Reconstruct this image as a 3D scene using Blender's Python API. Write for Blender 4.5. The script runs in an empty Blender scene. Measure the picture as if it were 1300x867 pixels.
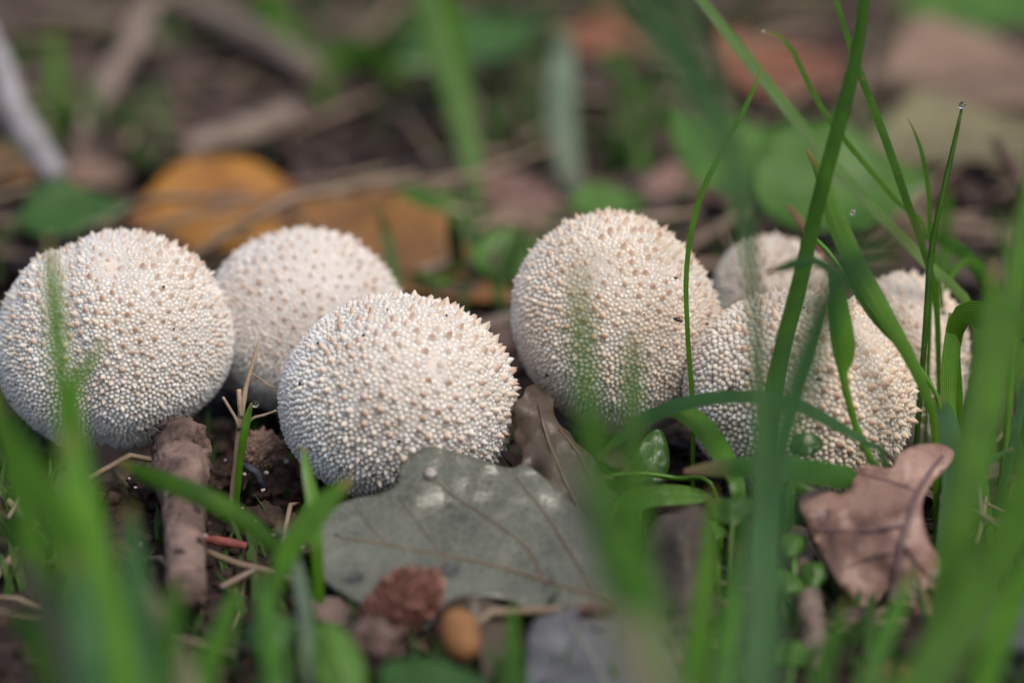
import bpy, math, random
import numpy as np
from mathutils import Vector, noise as mnoise
from mathutils.geometry import delaunay_2d_cdt

random.seed(7)
rng = np.random.default_rng(7)
scn = bpy.context.scene
col = scn.collection

# ------------------------------------------------------------------ camera
PITCH = math.radians(19.0)
CAMZ = 0.19
cam_d = bpy.data.cameras.new("camera")
cam = bpy.data.objects.new("camera", cam_d)
col.objects.link(cam)
cam.location = (0, 0, CAMZ)
cam.rotation_euler = (math.pi / 2 - PITCH, 0, 0)
cam_d.lens = 100
cam_d.sensor_width = 36
cam_d.clip_start = 0.01
cam_d.clip_end = 200
cam_d.dof.use_dof = True
cam_d.dof.focus_distance = 0.490
cam_d.dof.aperture_fstop = 6.0
cam_d.dof.aperture_blades = 9
scn.camera = cam

# ------------------------------------------------------------------ light
SUN_EL, SUN_AZ = math.radians(56), math.radians(142)     # azimuth from +Y towards +X
world = bpy.data.worlds.new("World")
scn.world = world
world.use_nodes = True
wn = world.node_tree
sky = wn.nodes.new("ShaderNodeTexSky")
sky.sky_type = 'NISHITA'
sky.sun_disc = False
sky.sun_elevation = SUN_EL
sky.sun_rotation = SUN_AZ
sky.air_density = 1.0
sky.dust_density = 3.5
sky.ozone_density = 0.3
bg = wn.nodes["Background"]
bg.inputs[1].default_value = 0.10
wn.links.new(sky.outputs[0], bg.inputs[0])
sun_d = bpy.data.lights.new("sun", 'SUN')
sun_d.energy = 1.5
sun_d.angle = math.radians(32)
sun_d.color = (1.0, 0.95, 0.86)
sun = bpy.data.objects.new("sun", sun_d)
col.objects.link(sun)
sdir = Vector((math.sin(SUN_AZ) * math.cos(SUN_EL), math.cos(SUN_AZ) * math.cos(SUN_EL), math.sin(SUN_EL)))
sun.rotation_euler = (-sdir).to_track_quat('-Z', 'Y').to_euler()
sun.location = sdir * 3
scn.view_settings.view_transform = 'Standard'
scn.view_settings.look = 'None'
scn.view_settings.exposure = 0.56
scn.view_settings.gamma = 1.0
scn.cycles.use_denoising = True
scn.cycles.max_bounces = 8
scn.cycles.transmission_bounces = 6
scn.cycles.caustics_refractive = False
scn.cycles.caustics_reflective = False

# ------------------------------------------------------------------ geometry of the view
K = 0.36 / 1300.0
SP, CP = math.sin(PITCH), math.cos(PITCH)
RIGHT = np.array([1.0, 0, 0])
UP = np.array([0, SP, CP])
FWD = np.array([0, CP, -SP])
CAM = np.array([0, 0, CAMZ])


def at(px, py, d):
    return CAM + d * (FWD + (px - 650) * K * RIGHT + (433.5 - py) * K * UP)


def G(py, h=0.0):
    """distance at which the ground (height h) is met by photo row py"""
    return (CAMZ - h) / (SP + (py - 433.5) * K * CP)


def on_ground(px, py, h=0.0):
    return at(px, py, G(py, h))


def vnoise(x, y, seed=0):
    xi = np.floor(x).astype(np.int64); yi = np.floor(y).astype(np.int64)
    xf = x - xi; yf = y - yi
    def h(a, b):
        n = (a * 374761393 + b * 668265263 + seed * 1442695041) & 0x7fffffff
        n = ((n ^ (n >> 13)) * 1274126177) & 0x7fffffff
        return ((n ^ (n >> 16)) & 0xffff) / 65535.0
    u = xf * xf * (3 - 2 * xf); v = yf * yf * (3 - 2 * yf)
    return (h(xi, yi) * (1 - u) + h(xi + 1, yi) * u) * (1 - v) + (h(xi, yi + 1) * (1 - u) + h(xi + 1, yi + 1) * u) * v


def fbm(x, y, oct=4, seed=0):
    s = 0; a = 0.5
    for i in range(oct):
        s = s + a * vnoise(x * 2 ** i, y * 2 ** i, seed + i)
        a *= 0.5
    return s


def ground_h(x, y):
    x = np.asarray(x, float); y = np.asarray(y, float)
    h = (fbm(x * 22, y * 22, 3, 3) - 0.45) * 0.012
    h = h + (fbm(x * 130, y * 130, 3, 9) - 0.45) * 0.0045
    # hollow between the puffballs, where the small one sits
    c = at(330, 600, G(600))
    h = h - 0.007 * np.exp(-(((x - c[0]) / 0.013) ** 2 + ((y - c[1]) / 0.016) ** 2))
    far = np.clip((np.hypot(x, y) - 2) / 20, 0, 1)
    h = h + far * (fbm(x * 0.3, y * 0.3, 3, 5) - 0.45) * 0.6
    return h


# ------------------------------------------------------------------ materials
def node_mat(name):
    m = bpy.data.materials.new(name)
    m.use_nodes = True
    nt = m.node_tree
    p = nt.nodes["Principled BSDF"]
    return m, nt, p


def N(nt, t, **kw):
    n = nt.nodes.new(t)
    for k, v in kw.items():
        if k.startswith("i_"):
            key = k[2:]
            n.inputs[int(key) if key.isdigit() else key].default_value = v
        else:
            setattr(n, k, v)
    return n


def ramp(nt, fac, stops):
    r = nt.nodes.new("ShaderNodeValToRGB")
    e = r.color_ramp.elements
    while len(e) < len(stops):
        e.new(0.5)
    for el, (p, c) in zip(e, stops):
        el.position = p
        el.color = (*c, 1)
    nt.links.new(fac, r.inputs[0])
    return r.outputs[0]


def organic(name, stops, scale=300, rough=0.6, spec=0.35, bump=0.3, bscale=900, trans=0.0,
            spots=None, sss=0.0, vary=0.12, detail=6.0, distort=0.3, retic=None):
    """mottled natural surface: noise through a colour ramp, fine relief, a bit of per-object variation"""
    m, nt, p = node_mat(name)
    L = nt.links
    tc = N(nt, "ShaderNodeTexCoord")
    n1 = N(nt, "ShaderNodeTexNoise", i_Scale=scale, i_Detail=detail, i_Roughness=0.62, i_Distortion=distort)
    L.new(tc.outputs["Object"], n1.inputs["Vector"])
    c = ramp(nt, n1.outputs["Fac"], stops)
    if spots:
        v = N(nt, "ShaderNodeTexNoise", i_Scale=spots[0], i_Detail=2.0)
        L.new(tc.outputs["Object"], v.inputs["Vector"])
        mr = N(nt, "ShaderNodeMapRange", i_1=spots[1], i_2=spots[1] + 0.05)
        L.new(v.outputs["Fac"], mr.inputs[0])
        mx = N(nt, "ShaderNodeMix", data_type='RGBA')
        L.new(mr.outputs[0], mx.inputs[0])
        L.new(c, mx.inputs[6])
        mx.inputs[7].default_value = (*spots[2], 1)
        c = mx.outputs[2]
    if retic:
        vo = N(nt, "ShaderNodeTexVoronoi", feature='DISTANCE_TO_EDGE', i_Scale=retic[0])
        nw = N(nt, "ShaderNodeTexNoise", i_Scale=retic[0] * 0.6, i_Detail=3.0)
        L.new(tc.outputs["Object"], nw.inputs["Vector"])
        va = N(nt, "ShaderNodeVectorMath", operation='MULTIPLY_ADD')
        va.inputs[1].default_value = (1.2 / retic[0],) * 3
        L.new(nw.outputs["Color"], va.inputs[0]); L.new(tc.outputs["Object"], va.inputs[2])
        L.new(va.outputs[0], vo.inputs["Vector"])
        mrr = N(nt, "ShaderNodeMapRange", i_1=0.0, i_2=0.10, i_3=retic[1], i_4=0.0)
        L.new(vo.outputs["Distance"], mrr.inputs[0])
        mxr = N(nt, "ShaderNodeMix", data_type='RGBA')
        L.new(mrr.outputs[0], mxr.inputs[0]); L.new(c, mxr.inputs[6])
        mxr.inputs[7].default_value = (*retic[2], 1)
        c = mxr.outputs[2]
    oi = N(nt, "ShaderNodeObjectInfo")
    mr2 = N(nt, "ShaderNodeMapRange", i_3=1 - vary, i_4=1 + vary)
    L.new(oi.outputs["Random"], mr2.inputs[0])
    hs = N(nt, "ShaderNodeHueSaturation")
    L.new(mr2.outputs[0], hs.inputs["Value"])
    L.new(c, hs.inputs["Color"])
    c = hs.outputs[0]
    L.new(c, p.inputs["Base Color"])
    p.inputs["Roughness"].default_value = rough
    p.inputs["Specular IOR Level"].default_value = spec
    if sss:
        p.inputs["Subsurface Weight"].default_value = sss
        p.inputs["Subsurface Radius"].default_value = (1, 0.6, 0.4)
        p.inputs["Subsurface Scale"].default_value = 0.0012
    if bump:
        n2 = N(nt, "ShaderNodeTexNoise", i_Scale=bscale, i_Detail=4.0)
        L.new(tc.outputs["Object"], n2.inputs["Vector"])
        b = N(nt, "ShaderNodeBump", i_Strength=bump, i_Distance=0.0005 if bump < 0.95 else 0.0016)
        L.new(n2.outputs["Fac"], b.inputs["Height"])
        L.new(b.outputs[0], p.inputs["Normal"])
    if trans:
        out = nt.nodes["Material Output"]
        t = N(nt, "ShaderNodeBsdfTranslucent")
        L.new(c, t.inputs[0])
        ms = N(nt, "ShaderNodeMixShader", i_0=trans)
        L.new(p.outputs[0], ms.inputs[1]); L.new(t.outputs[0], ms.inputs[2])
        L.new(ms.outputs[0], out.inputs[0])
    return m


def grass_mat(name, c1, c2, rough=0.38, trans=0.35, tip=None, spec=0.45):
    """grass blade: lengthwise veins from the blade's own UVs, mottling, light passing through"""
    m, nt, p = node_mat(name)
    L = nt.links
    uv = N(nt, "ShaderNodeTexCoord")
    sep = N(nt, "ShaderNodeSeparateXYZ")
    L.new(uv.outputs["UV"], sep.inputs[0])
    mul = N(nt, "ShaderNodeMath", operation='MULTIPLY', i_1=62.0)
    L.new(sep.outputs[0], mul.inputs[0])
    sn = N(nt, "ShaderNodeMath", operation='SINE')
    L.new(mul.outputs[0], sn.inputs[0])
    noi = N(nt, "ShaderNodeTexNoise", i_Scale=140.0, i_Detail=4.0)
    L.new(uv.outputs["Object"], noi.inputs["Vector"])
    oi = N(nt, "ShaderNodeObjectInfo")
    add = N(nt, "ShaderNodeMath", operation='MULTIPLY_ADD', i_1=0.09)
    L.new(sn.outputs[0], add.inputs[0]); L.new(noi.outputs["Fac"], add.inputs[2])
    add2 = N(nt, "ShaderNodeMath", operation='MULTIPLY_ADD', i_1=0.4)
    L.new(oi.outputs["Random"], add2.inputs[0]); L.new(add.outputs[0], add2.inputs[2])
    mr = N(nt, "ShaderNodeMapRange", i_1=0.35, i_2=1.0)
    L.new(add2.outputs[0], mr.inputs[0])
    c = ramp(nt, mr.outputs[0], [(0.0, c1), (1.0, c2)])
    bl = N(nt, "ShaderNodeTexNoise", i_Scale=650.0, i_Detail=3.0)
    L.new(uv.outputs["Object"], bl.inputs["Vector"])
    mb = N(nt, "ShaderNodeMapRange", i_1=0.66, i_2=0.74, i_3=0.0, i_4=0.6)
    L.new(bl.outputs["Fac"], mb.inputs[0])
    mxb = N(nt, "ShaderNodeMix", data_type='RGBA')
    L.new(mb.outputs[0], mxb.inputs[0]); L.new(c, mxb.inputs[6])
    mxb.inputs[7].default_value = (0.16, 0.13, 0.045, 1)
    c = mxb.outputs[2]
    tr_r = 0.16 if tip else 0.06
    tip = tip or (0.22, 0.17, 0.05)
    if tip:
        mt = N(nt, "ShaderNodeMapRange", i_1=0.0, i_2=tr_r, i_3=1.0, i_4=0.0)
        L.new(sep.outputs[1], mt.inputs[0])
        mx = N(nt, "ShaderNodeMix", data_type='RGBA')
        L.new(mt.outputs[0], mx.inputs[0]); L.new(c, mx.inputs[6])
        mx.inputs[7].default_value = (*tip, 1)
        c = mx.outputs[2]
    L.new(c, p.inputs["Base Color"])
    p.inputs["Roughness"].default_value = rough
    p.inputs["Specular IOR Level"].default_value = spec
    b = N(nt, "ShaderNodeBump", i_Strength=0.35, i_Distance=0.00025)
    L.new(sn.outputs[0], b.inputs["Height"])
    L.new(b.outputs[0], p.inputs["Normal"])
    t = N(nt, "ShaderNodeBsdfTranslucent")
    hs = N(nt, "ShaderNodeHueSaturation", i_Value=1.3)
    L.new(c, hs.inputs["Color"]); L.new(hs.outputs[0], t.inputs[0])
    ms = N(nt, "ShaderNodeMixShader", i_0=trans)
    out = nt.nodes["Material Output"]
    L.new(p.outputs[0], ms.inputs[1]); L.new(t.outputs[0], ms.inputs[2])
    L.new(ms.outputs[0], out.inputs[0])
    return m


def flesh_mat(name, rough=0.65):
    """puffball skin and warts: colour stored on the mesh (pale granules, tan spine tips)"""
    m, nt, p = node_mat(name)
    L = nt.links
    a = N(nt, "ShaderNodeAttribute", attribute_name="Col")
    tc = N(nt, "ShaderNodeTexCoord")
    n = N(nt, "ShaderNodeTexNoise", i_Scale=110.0, i_Detail=5.0)
    L.new(tc.outputs["Object"], n.inputs["Vector"])
    c = ramp(nt, n.outputs["Fac"], [(0.3, (0.86, 0.82, 0.78)), (0.7, (1.0, 1.0, 1.0))])
    mx = N(nt, "ShaderNodeMix", data_type='RGBA', blend_type='MULTIPLY', i_0=1.0)
    L.new(a.outputs["Color"], mx.inputs[6]); L.new(c, mx.inputs[7])
    L.new(mx.outputs[2], p.inputs["Base Color"])
    p.inputs["Roughness"].default_value = rough
    p.inputs["Specular IOR Level"].default_value = 0.4
    p.inputs["Subsurface Weight"].default_value = 0.8
    p.inputs["Subsurface Radius"].default_value = (1, 0.7, 0.5)
    p.inputs["Subsurface Scale"].default_value = 0.0020
    return m


M = {}
M['soil'] = organic('soil', [(0.25, (0.008, 0.0055, 0.005)), (0.5, (0.024, 0.015, 0.013)), (0.75, (0.062, 0.042, 0.036))],
                    scale=160, rough=0.85, spec=0.25, bump=0.9, bscale=900, vary=0)
M['crumb'] = organic('crumb', [(0.3, (0.018, 0.012, 0.010)), (0.7, (0.075, 0.048, 0.038))], scale=400, rough=0.85, spec=0.2, bump=0.8, bscale=2500)
M['litter'] = organic('litter', [(0.30, (0.020, 0.012, 0.011)), (0.5, (0.075, 0.048, 0.043)), (0.72, (0.185, 0.128, 0.112))],
                      scale=45, rough=0.7, spec=0.3, bump=0.5, bscale=1500, trans=0.1, detail=3)
M['straw'] = organic('straw', [(0.3, (0.12, 0.082, 0.055)), (0.7, (0.29, 0.22, 0.155))], scale=90, rough=0.55, bump=0.3, bscale=1800, vary=0.3)
M['straw_pale'] = organic('straw_pale', [(0.3, (0.24, 0.165, 0.11)), (0.7, (0.46, 0.36, 0.26))], scale=120, rough=0.5, bump=0.3, bscale=1800, vary=0.05)
M['moss'] = organic('moss', [(0.3, (0.022, 0.055, 0.010)), (0.7, (0.060, 0.125, 0.022))], scale=90, rough=0.7, bump=0, trans=0.25)
M['bark'] = organic('bark', [(0.34, (0.022, 0.014, 0.012)), (0.5, (0.105, 0.068, 0.057)), (0.68, (0.21, 0.145, 0.122))], scale=95, rough=0.75, spec=0.3,
                    bump=1.0, bscale=330, spots=(260, 0.62, (0.03, 0.018, 0.016)))
M['bark_grey'] = organic('bark_grey', [(0.3, (0.15, 0.135, 0.14)), (0.7, (0.40, 0.38, 0.40))], scale=140, rough=0.7, bump=0.6, bscale=600)
M['bark_tan'] = organic('bark_tan', [(0.3, (0.11, 0.08, 0.065)), (0.7, (0.27, 0.205, 0.165))], scale=140, rough=0.7, bump=0.6, bscale=600)
M['red_twig'] = organic('red_twig', [(0.3, (0.16, 0.04, 0.035)), (0.7, (0.30, 0.10, 0.085))], scale=200, rough=0.5, bump=0.3)
M['green'] = grass_mat('green', (0.024, 0.080, 0.003), (0.075, 0.20, 0.008), rough=0.5, spec=0.3)
M['green_bright'] = grass_mat('green_bright', (0.045, 0.14, 0.004), (0.115, 0.29, 0.012), rough=0.28, spec=0.6)
M['green_blue'] = grass_mat('green_blue', (0.030, 0.092, 0.024), (0.068, 0.175, 0.058), rough=0.45, trans=0.42, spec=0.35)
M['green_pale'] = grass_mat('green_pale', (0.090, 0.19, 0.060), (0.15, 0.28, 0.10), rough=0.5, trans=0.5, spec=0.3)
M['green_light'] = grass_mat('green_light', (0.085, 0.18, 0.030), (0.16, 0.29, 0.065), rough=0.42, trans=0.4, spec=0.45)
M['green_tip'] = grass_mat('green_tip', (0.030, 0.11, 0.012), (0.07, 0.19, 0.028), tip=(0.36, 0.22, 0.13))
M['green_grey'] = grass_mat('green_grey', (0.10, 0.15, 0.09), (0.20, 0.26, 0.18), trans=0.3)
M['dead_blade'] = grass_mat('dead_blade', (0.14, 0.135, 0.065), (0.23, 0.22, 0.12), trans=0.25, rough=0.6)
M['khaki_blade'] = grass_mat('khaki_blade', (0.23, 0.165, 0.09), (0.36, 0.28, 0.17), trans=0.2, rough=0.6)
M['herb'] = organic('herb', [(0.3, (0.045, 0.125, 0.015)), (0.7, (0.115, 0.24, 0.040))], scale=130, rough=0.38, spec=0.5, bump=0.25, trans=0.35)
M['herb_dark'] = organic('herb_dark', [(0.3, (0.026, 0.078, 0.014)), (0.7, (0.065, 0.15, 0.028))], scale=130, rough=0.32, spec=0.55, bump=0.25, trans=0.25)
M['herb_pale'] = organic('herb_pale', [(0.3, (0.10, 0.22, 0.04)), (0.7, (0.19, 0.34, 0.09))], scale=130, rough=0.45, spec=0.4, bump=0.2, trans=0.35)
M['leaf_grey'] = organic('leaf_grey', [(0.30, (0.040, 0.036, 0.026)), (0.46, (0.092, 0.096, 0.072)), (0.70, (0.148, 0.155, 0.122))], scale=38, rough=0.24, spec=0.6,
                         bump=0.25, bscale=1200, trans=0.12, spots=(420, 0.70, (0.055, 0.060, 0.060)), retic=(520, 0.35, (0.24, 0.24, 0.20)))
M['leaf_slate'] = organic('leaf_slate', [(0.32, (0.045, 0.045, 0.045)), (0.68, (0.165, 0.165, 0.170))], scale=130, rough=0.4, spec=0.5, bump=0.3, bscale=1000)
M['leaf_umber'] = organic('leaf_umber', [(0.3, (0.030, 0.020, 0.014)), (0.7, (0.105, 0.078, 0.058))], scale=90, rough=0.45, spec=0.45, bump=0.3, trans=0.1)
M['leaf_darkgrey'] = organic('leaf_darkgrey', [(0.3, (0.030, 0.022, 0.016)), (0.7, (0.090, 0.072, 0.055))], scale=80, rough=0.55, bump=0.4)
M['leaf_pink'] = organic('leaf_pink', [(0.30, (0.12, 0.062, 0.045)), (0.48, (0.28, 0.165, 0.125)), (0.70, (0.40, 0.255, 0.20))], scale=60, rough=0.42, spec=0.5,
                         bump=0.35, bscale=900, trans=0.15, spots=(210, 0.66, (0.14, 0.075, 0.065)), retic=(420, 0.35, (0.16, 0.09, 0.08)))
M['leaf_orange'] = organic('leaf_orange', [(0.34, (0.10, 0.045, 0.03)), (0.47, (0.30, 0.13, 0.03)), (0.6, (0.42, 0.20, 0.035))], scale=36, rough=0.5, bump=0.3, trans=0.2, detail=3)
M['leaf_rust'] = organic('leaf_rust', [(0.3, (0.13, 0.075, 0.055)), (0.5, (0.30, 0.145, 0.05)), (0.75, (0.40, 0.20, 0.055))], scale=35, rough=0.5, bump=0.3, trans=0.15, detail=3)
M['leaf_dusk'] = organic('leaf_dusk', [(0.3, (0.065, 0.035, 0.032)), (0.7, (0.16, 0.10, 0.10))], scale=60, rough=0.45, spec=0.5, bump=0.3)
M['leaf_red'] = organic('leaf_red', [(0.3, (0.16, 0.06, 0.035)), (0.7, (0.32, 0.14, 0.075))], scale=45, rough=0.5, bump=0.3, trans=0.15)
M['leaf_tan'] = organic('leaf_tan', [(0.3, (0.13, 0.085, 0.06)), (0.7, (0.30, 0.20, 0.145))], scale=45, rough=0.55, bump=0.3, trans=0.15)
M['leaf_khaki'] = organic('leaf_khaki', [(0.3, (0.13, 0.115, 0.06)), (0.7, (0.26, 0.235, 0.13))], scale=45, rough=0.55, bump=0.3, trans=0.15)
M['vein_brown'] = organic('vein_brown', [(0.3, (0.085, 0.055, 0.036)), (0.7, (0.165, 0.115, 0.078))], scale=200, rough=0.5, bump=0.2)
M['vein_dark'] = organic('vein_dark', [(0.3, (0.10, 0.055, 0.058)), (0.7, (0.20, 0.125, 0.125))], scale=200, rough=0.5, bump=0.2)
M['vein_pale'] = organic('vein_pale', [(0.3, (0.19, 0.185, 0.15)), (0.7, (0.28, 0.27, 0.235))], scale=200, rough=0.5, bump=0.2)
M['cone'] = organic('cone', [(0.3, (0.10, 0.038, 0.028)), (0.7, (0.26, 0.12, 0.090))], scale=300, rough=0.6, bump=0.5)
M['acorn'] = organic('acorn', [(0.3, (0.16, 0.07, 0.03)), (0.7, (0.34, 0.17, 0.07))], scale=120, rough=0.7, spec=0.3, bump=0.1)
M['grain'] = organic('grain', [(0.35, (0.22, 0.18, 0.16)), (0.65, (0.50, 0.45, 0.42))], scale=900, rough=0.35, bump=0.4, bscale=3000)
M['insect'] = organic('insect', [(0.3, (0.02, 0.010, 0.008)), (0.7, (0.06, 0.025, 0.02))], scale=900, rough=0.25, spec=0.6, bump=0)
M['stone'] = organic('stone', [(0.3, (0.025, 0.03, 0.042)), (0.7, (0.07, 0.078, 0.10))], scale=90, rough=0.6, bump=0.6, bscale=700)
M['flesh'] = flesh_mat('flesh')
mw, ntw, pw = node_mat('water')
pw.inputs["Base Color"].default_value = (1, 1, 1, 1)
pw.inputs["Roughness"].default_value = 0.0
pw.inputs["IOR"].default_value = 1.33
pw.inputs["Transmission Weight"].default_value = 1.0
tr_ = N(ntw, "ShaderNodeBsdfTransparent")
mx_ = N(ntw, "ShaderNodeMixShader", i_0=0.65)
ntw.links.new(tr_.outputs[0], mx_.inputs[1]); ntw.links.new(pw.outputs[0], mx_.inputs[2])
ntw.links.new(mx_.outputs[0], ntw.nodes["Material Output"].inputs[0])
M['water'] = mw


# ------------------------------------------------------------------ building helpers
def tag(o, label=None, cat=None, group=None, kind=None):
    if label: o['label'] = label
    if cat: o['category'] = cat
    if group: o['group'] = group
    if kind: o['kind'] = kind
    return o


def thing(name, loc, label, cat, group=None):
    o = bpy.data.objects.new(name, None)
    o.empty_display_size = 0.005
    col.objects.link(o)
    o.location = Vector(loc)
    return tag(o, label, cat, group)


def mesh_obj(name, V, F, mat, parent=None, origin=None, smooth=True, uv=None, colors=None):
    """V in world coordinates; the object's origin goes to its parent's or to `origin`"""
    V = np.asarray(V, float)
    off = np.zeros(3)
    p = parent
    while p is not None:
        off = off + np.array(p.location)
        p = p.parent
    o_loc = np.zeros(3)
    if parent is None and origin is not None:
        o_loc = np.asarray(origin, float)
    me = bpy.data.meshes.new(name)
    me.from_pydata((V - off - o_loc).tolist(), [], [list(map(int, f)) for f in F] if not isinstance(F, np.ndarray) else F.tolist())
    if smooth:
        me.polygons.foreach_set('use_smooth', np.ones(len(me.polygons), bool))
    if uv is not None:
        lay = me.uv_layers.new(name='UVMap')
        idx = np.zeros(len(me.loops), np.int32)
        me.loops.foreach_get('vertex_index', idx)
        lay.data.foreach_set('uv', np.asarray(uv, np.float32)[idx].ravel())
    if colors is not None:
        ca = me.color_attributes.new('Col', 'FLOAT_COLOR', 'POINT')
        c4 = np.ones((len(V), 4), np.float32); c4[:, :3] = colors
        ca.data.foreach_set('color', c4.ravel())
    me.materials.append(M[mat] if isinstance(mat, str) else mat)
    me.update()
    o = bpy.data.objects.new(name, me)
    col.objects.link(o)
    o.location = o_loc
    if parent is not None:
        o.parent = parent
    return o


def spline(P, n):
    """Catmull-Rom through control rows of P, n samples"""
    P = np.asarray(P, float)
    if len(P) == 2:
        t = np.linspace(0, 1, n)[:, None]
        return P[0] * (1 - t) + P[1] * t
    Q = np.vstack([2 * P[0] - P[1], P, 2 * P[-1] - P[-2]])
    seg = np.linalg.norm(np.diff(P[:, :3], axis=0), axis=1) + 1e-9
    s = np.concatenate([[0], np.cumsum(seg)])
    out = []
    for x in np.linspace(0, s[-1], n):
        i = min(max(np.searchsorted(s, x, side='right') - 1, 0), len(P) - 2)
        t = (x - s[i]) / (s[i + 1] - s[i])
        a, b, c, d = Q[i], Q[i + 1], Q[i + 2], Q[i + 3]
        out.append(0.5 * ((2 * b) + (c - a) * t + (2 * a - 5 * b + 4 * c - d) * t * t + (3 * b - a - 3 * c + d) * t ** 3))
    return np.array(out)


def tube_geo(P, R, seg=8, rough=0.0, seed=0):
    P = np.asarray(P, float); n = len(P)
    R = np.broadcast_to(np.asarray(R, float), (n,)).copy()
    T = np.gradient(P, axis=0); T /= np.linalg.norm(T, axis=1)[:, None] + 1e-12
    ref = np.array([0.3, 0.2, 0.93])
    if abs(T[0] @ ref) > 0.9: ref = np.array([1.0, 0, 0])
    V = []; r = np.random.default_rng(seed)
    A = np.cross(T[0], ref); A /= np.linalg.norm(A)
    for i in range(n):
        A = A - (A @ T[i]) * T[i]; A /= np.linalg.norm(A)
        B = np.cross(T[i], A)
        for k in range(seg):
            a = 2 * math.pi * k / seg
            rr = R[i] * (1 + rough * (r.random() - 0.5) * 2)
            V.append(P[i] + rr * (math.cos(a) * A + math.sin(a) * B))
    F = []
    for i in range(n - 1):
        for k in range(seg):
            F.append((i * seg + k, i * seg + (k + 1) % seg, (i + 1) * seg + (k + 1) % seg, (i + 1) * seg + k))
    V.append(P[0]); V.append(P[-1]); a, b = len(V) - 2, len(V) - 1
    for k in range(seg):
        F.append((a, (k + 1) % seg, k)); F.append((b, (n - 1) * seg + k, (n - 1) * seg + (k + 1) % seg))
    return np.array(V), F


def to_ground(P3):
    """extend a path whose last point hangs above the soil down into it"""
    P3 = [np.asarray(p, float) for p in P3]
    e = P3[-1]
    h = float(ground_h(e[0], e[1]))
    if e[2] > h - 0.002:
        d = e - P3[-2]; d = d / (np.linalg.norm(d) + 1e-9)
        k = min(0.6, max(-0.6, d[0])) * (e[2] - h) * 0.3
        ky = min(0.6, max(-0.6, d[1])) * (e[2] - h) * 0.3
        P3.append(np.array([e[0] + k, e[1] + ky, h - 0.004]))
    return P3


def blade_geo(P3, W, twist=0.0, fold=0.25, n=26, face=None):
    """grass blade: arched ribbon, W = full widths in metres at the control points"""
    P3 = np.asarray(P3, float); W = np.asarray(W, float)
    PW = spline(np.hstack([P3, W[:, None]]), n)
    P = PW[:, :3]; w = np.maximum(PW[:, 3], 0.0001)
    T = np.gradient(P, axis=0); T /= np.linalg.norm(T, axis=1)[:, None] + 1e-12
    V = []; UVs = []
    if isinstance(twist, (int, float)): twist = (twist, twist)
    s_prev = None
    for i in range(n):
        f = (P[i] - CAM) if face is None else np.asarray(face, float)
        f = f / np.linalg.norm(f)
        s = np.cross(T[i], f)
        if np.linalg.norm(s) < 0.15 and s_prev is not None:
            s = s_prev
        s /= np.linalg.norm(s) + 1e-12
        if s_prev is not None and s @ s_prev < 0: s = -s
        s_prev = s
        nn = np.cross(s, T[i])
        a = twist[0] + (twist[1] - twist[0]) * i / (n - 1)
        s2 = math.cos(a) * s + math.sin(a) * nn
        n2 = -math.sin(a) * s + math.cos(a) * nn
        for j, u in enumerate((-1, -0.55, 0, 0.55, 1)):
            V.append(P[i] + s2 * u * w[i] / 2 + n2 * (abs(u) ** 1.3) * fold * w[i] / 2)
            UVs.append(((u + 1) / 2, i / (n - 1)))
    F = [(i * 5 + j, i * 5 + j + 1, (i + 1) * 5 + j + 1, (i + 1) * 5 + j) for i in range(n - 1) for j in range(4)]
    return np.array(V), F, UVs


def near(pts, k=1.6):
    return [(x, y, 0.487 - (0.487 - d) * k) for x, y, d in pts]


def px_path(pts):
    return [at(*p) for p in pts]


def blade(label, pts, widths, mat='green', twist=0.0, fold=0.25, root=True, name='grass_strand', group=None, n=28, parent=None, cat='grass blade'):
    """pts: (photo x, photo y, distance) from tip to root, widths in photo pixels"""
    P3 = px_path(pts)
    W = [w * K * p[2] for w, p in zip(widths, pts)]
    if root:
        P3b = to_ground(P3)
        W = W + [W[-1] * 0.8] * (len(P3b) - len(P3))
        P3 = P3b
    V, F, UVs = blade_geo(P3, W, twist, fold, n)
    o = mesh_obj(name, V, F, mat, parent=parent, origin=P3[-1], uv=UVs)
    if parent is None:
        tag(o, label, cat, group)
    return o


def stalk(label, pts, radii_px, mat, name='grass_stalk', parent=None, root=True, seg=8, n=24, cat='grass stalk', rough=0.05, group=None):
    P3 = px_path(pts)
    R = [r * K * p[2] for r, p in zip(radii_px, pts)]
    if root:
        P3b = to_ground(P3)
        R = R + [R[-1]] * (len(P3b) - len(P3))
        P3 = P3b
    PR = spline(np.hstack([np.array(P3), np.array(R)[:, None]]), n)
    V, F = tube_geo(PR[:, :3], np.maximum(PR[:, 3], 1e-5), seg, rough, seed=len(bpy.data.objects))
    o = mesh_obj(name, V, F, mat, parent=parent, origin=P3[-1], uv=np.full((len(V), 2), 0.5))
    if parent is None:
        tag(o, label, cat, group)
    return o


def smooth_outline(pts, per=5):
    P = np.asarray(pts, float)
    n = len(P); out = []
    for i in range(n):
        a, b, c, d = P[i - 1], P[i], P[(i + 1) % n], P[(i + 2) % n]
        for k in range(per):
            t = k / per
            out.append(0.5 * ((2 * b) + (c - a) * t + (2 * a - 5 * b + 4 * c - d) * t * t + (3 * b - a - 3 * c + d) * t ** 3))
    return np.array(out)


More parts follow.
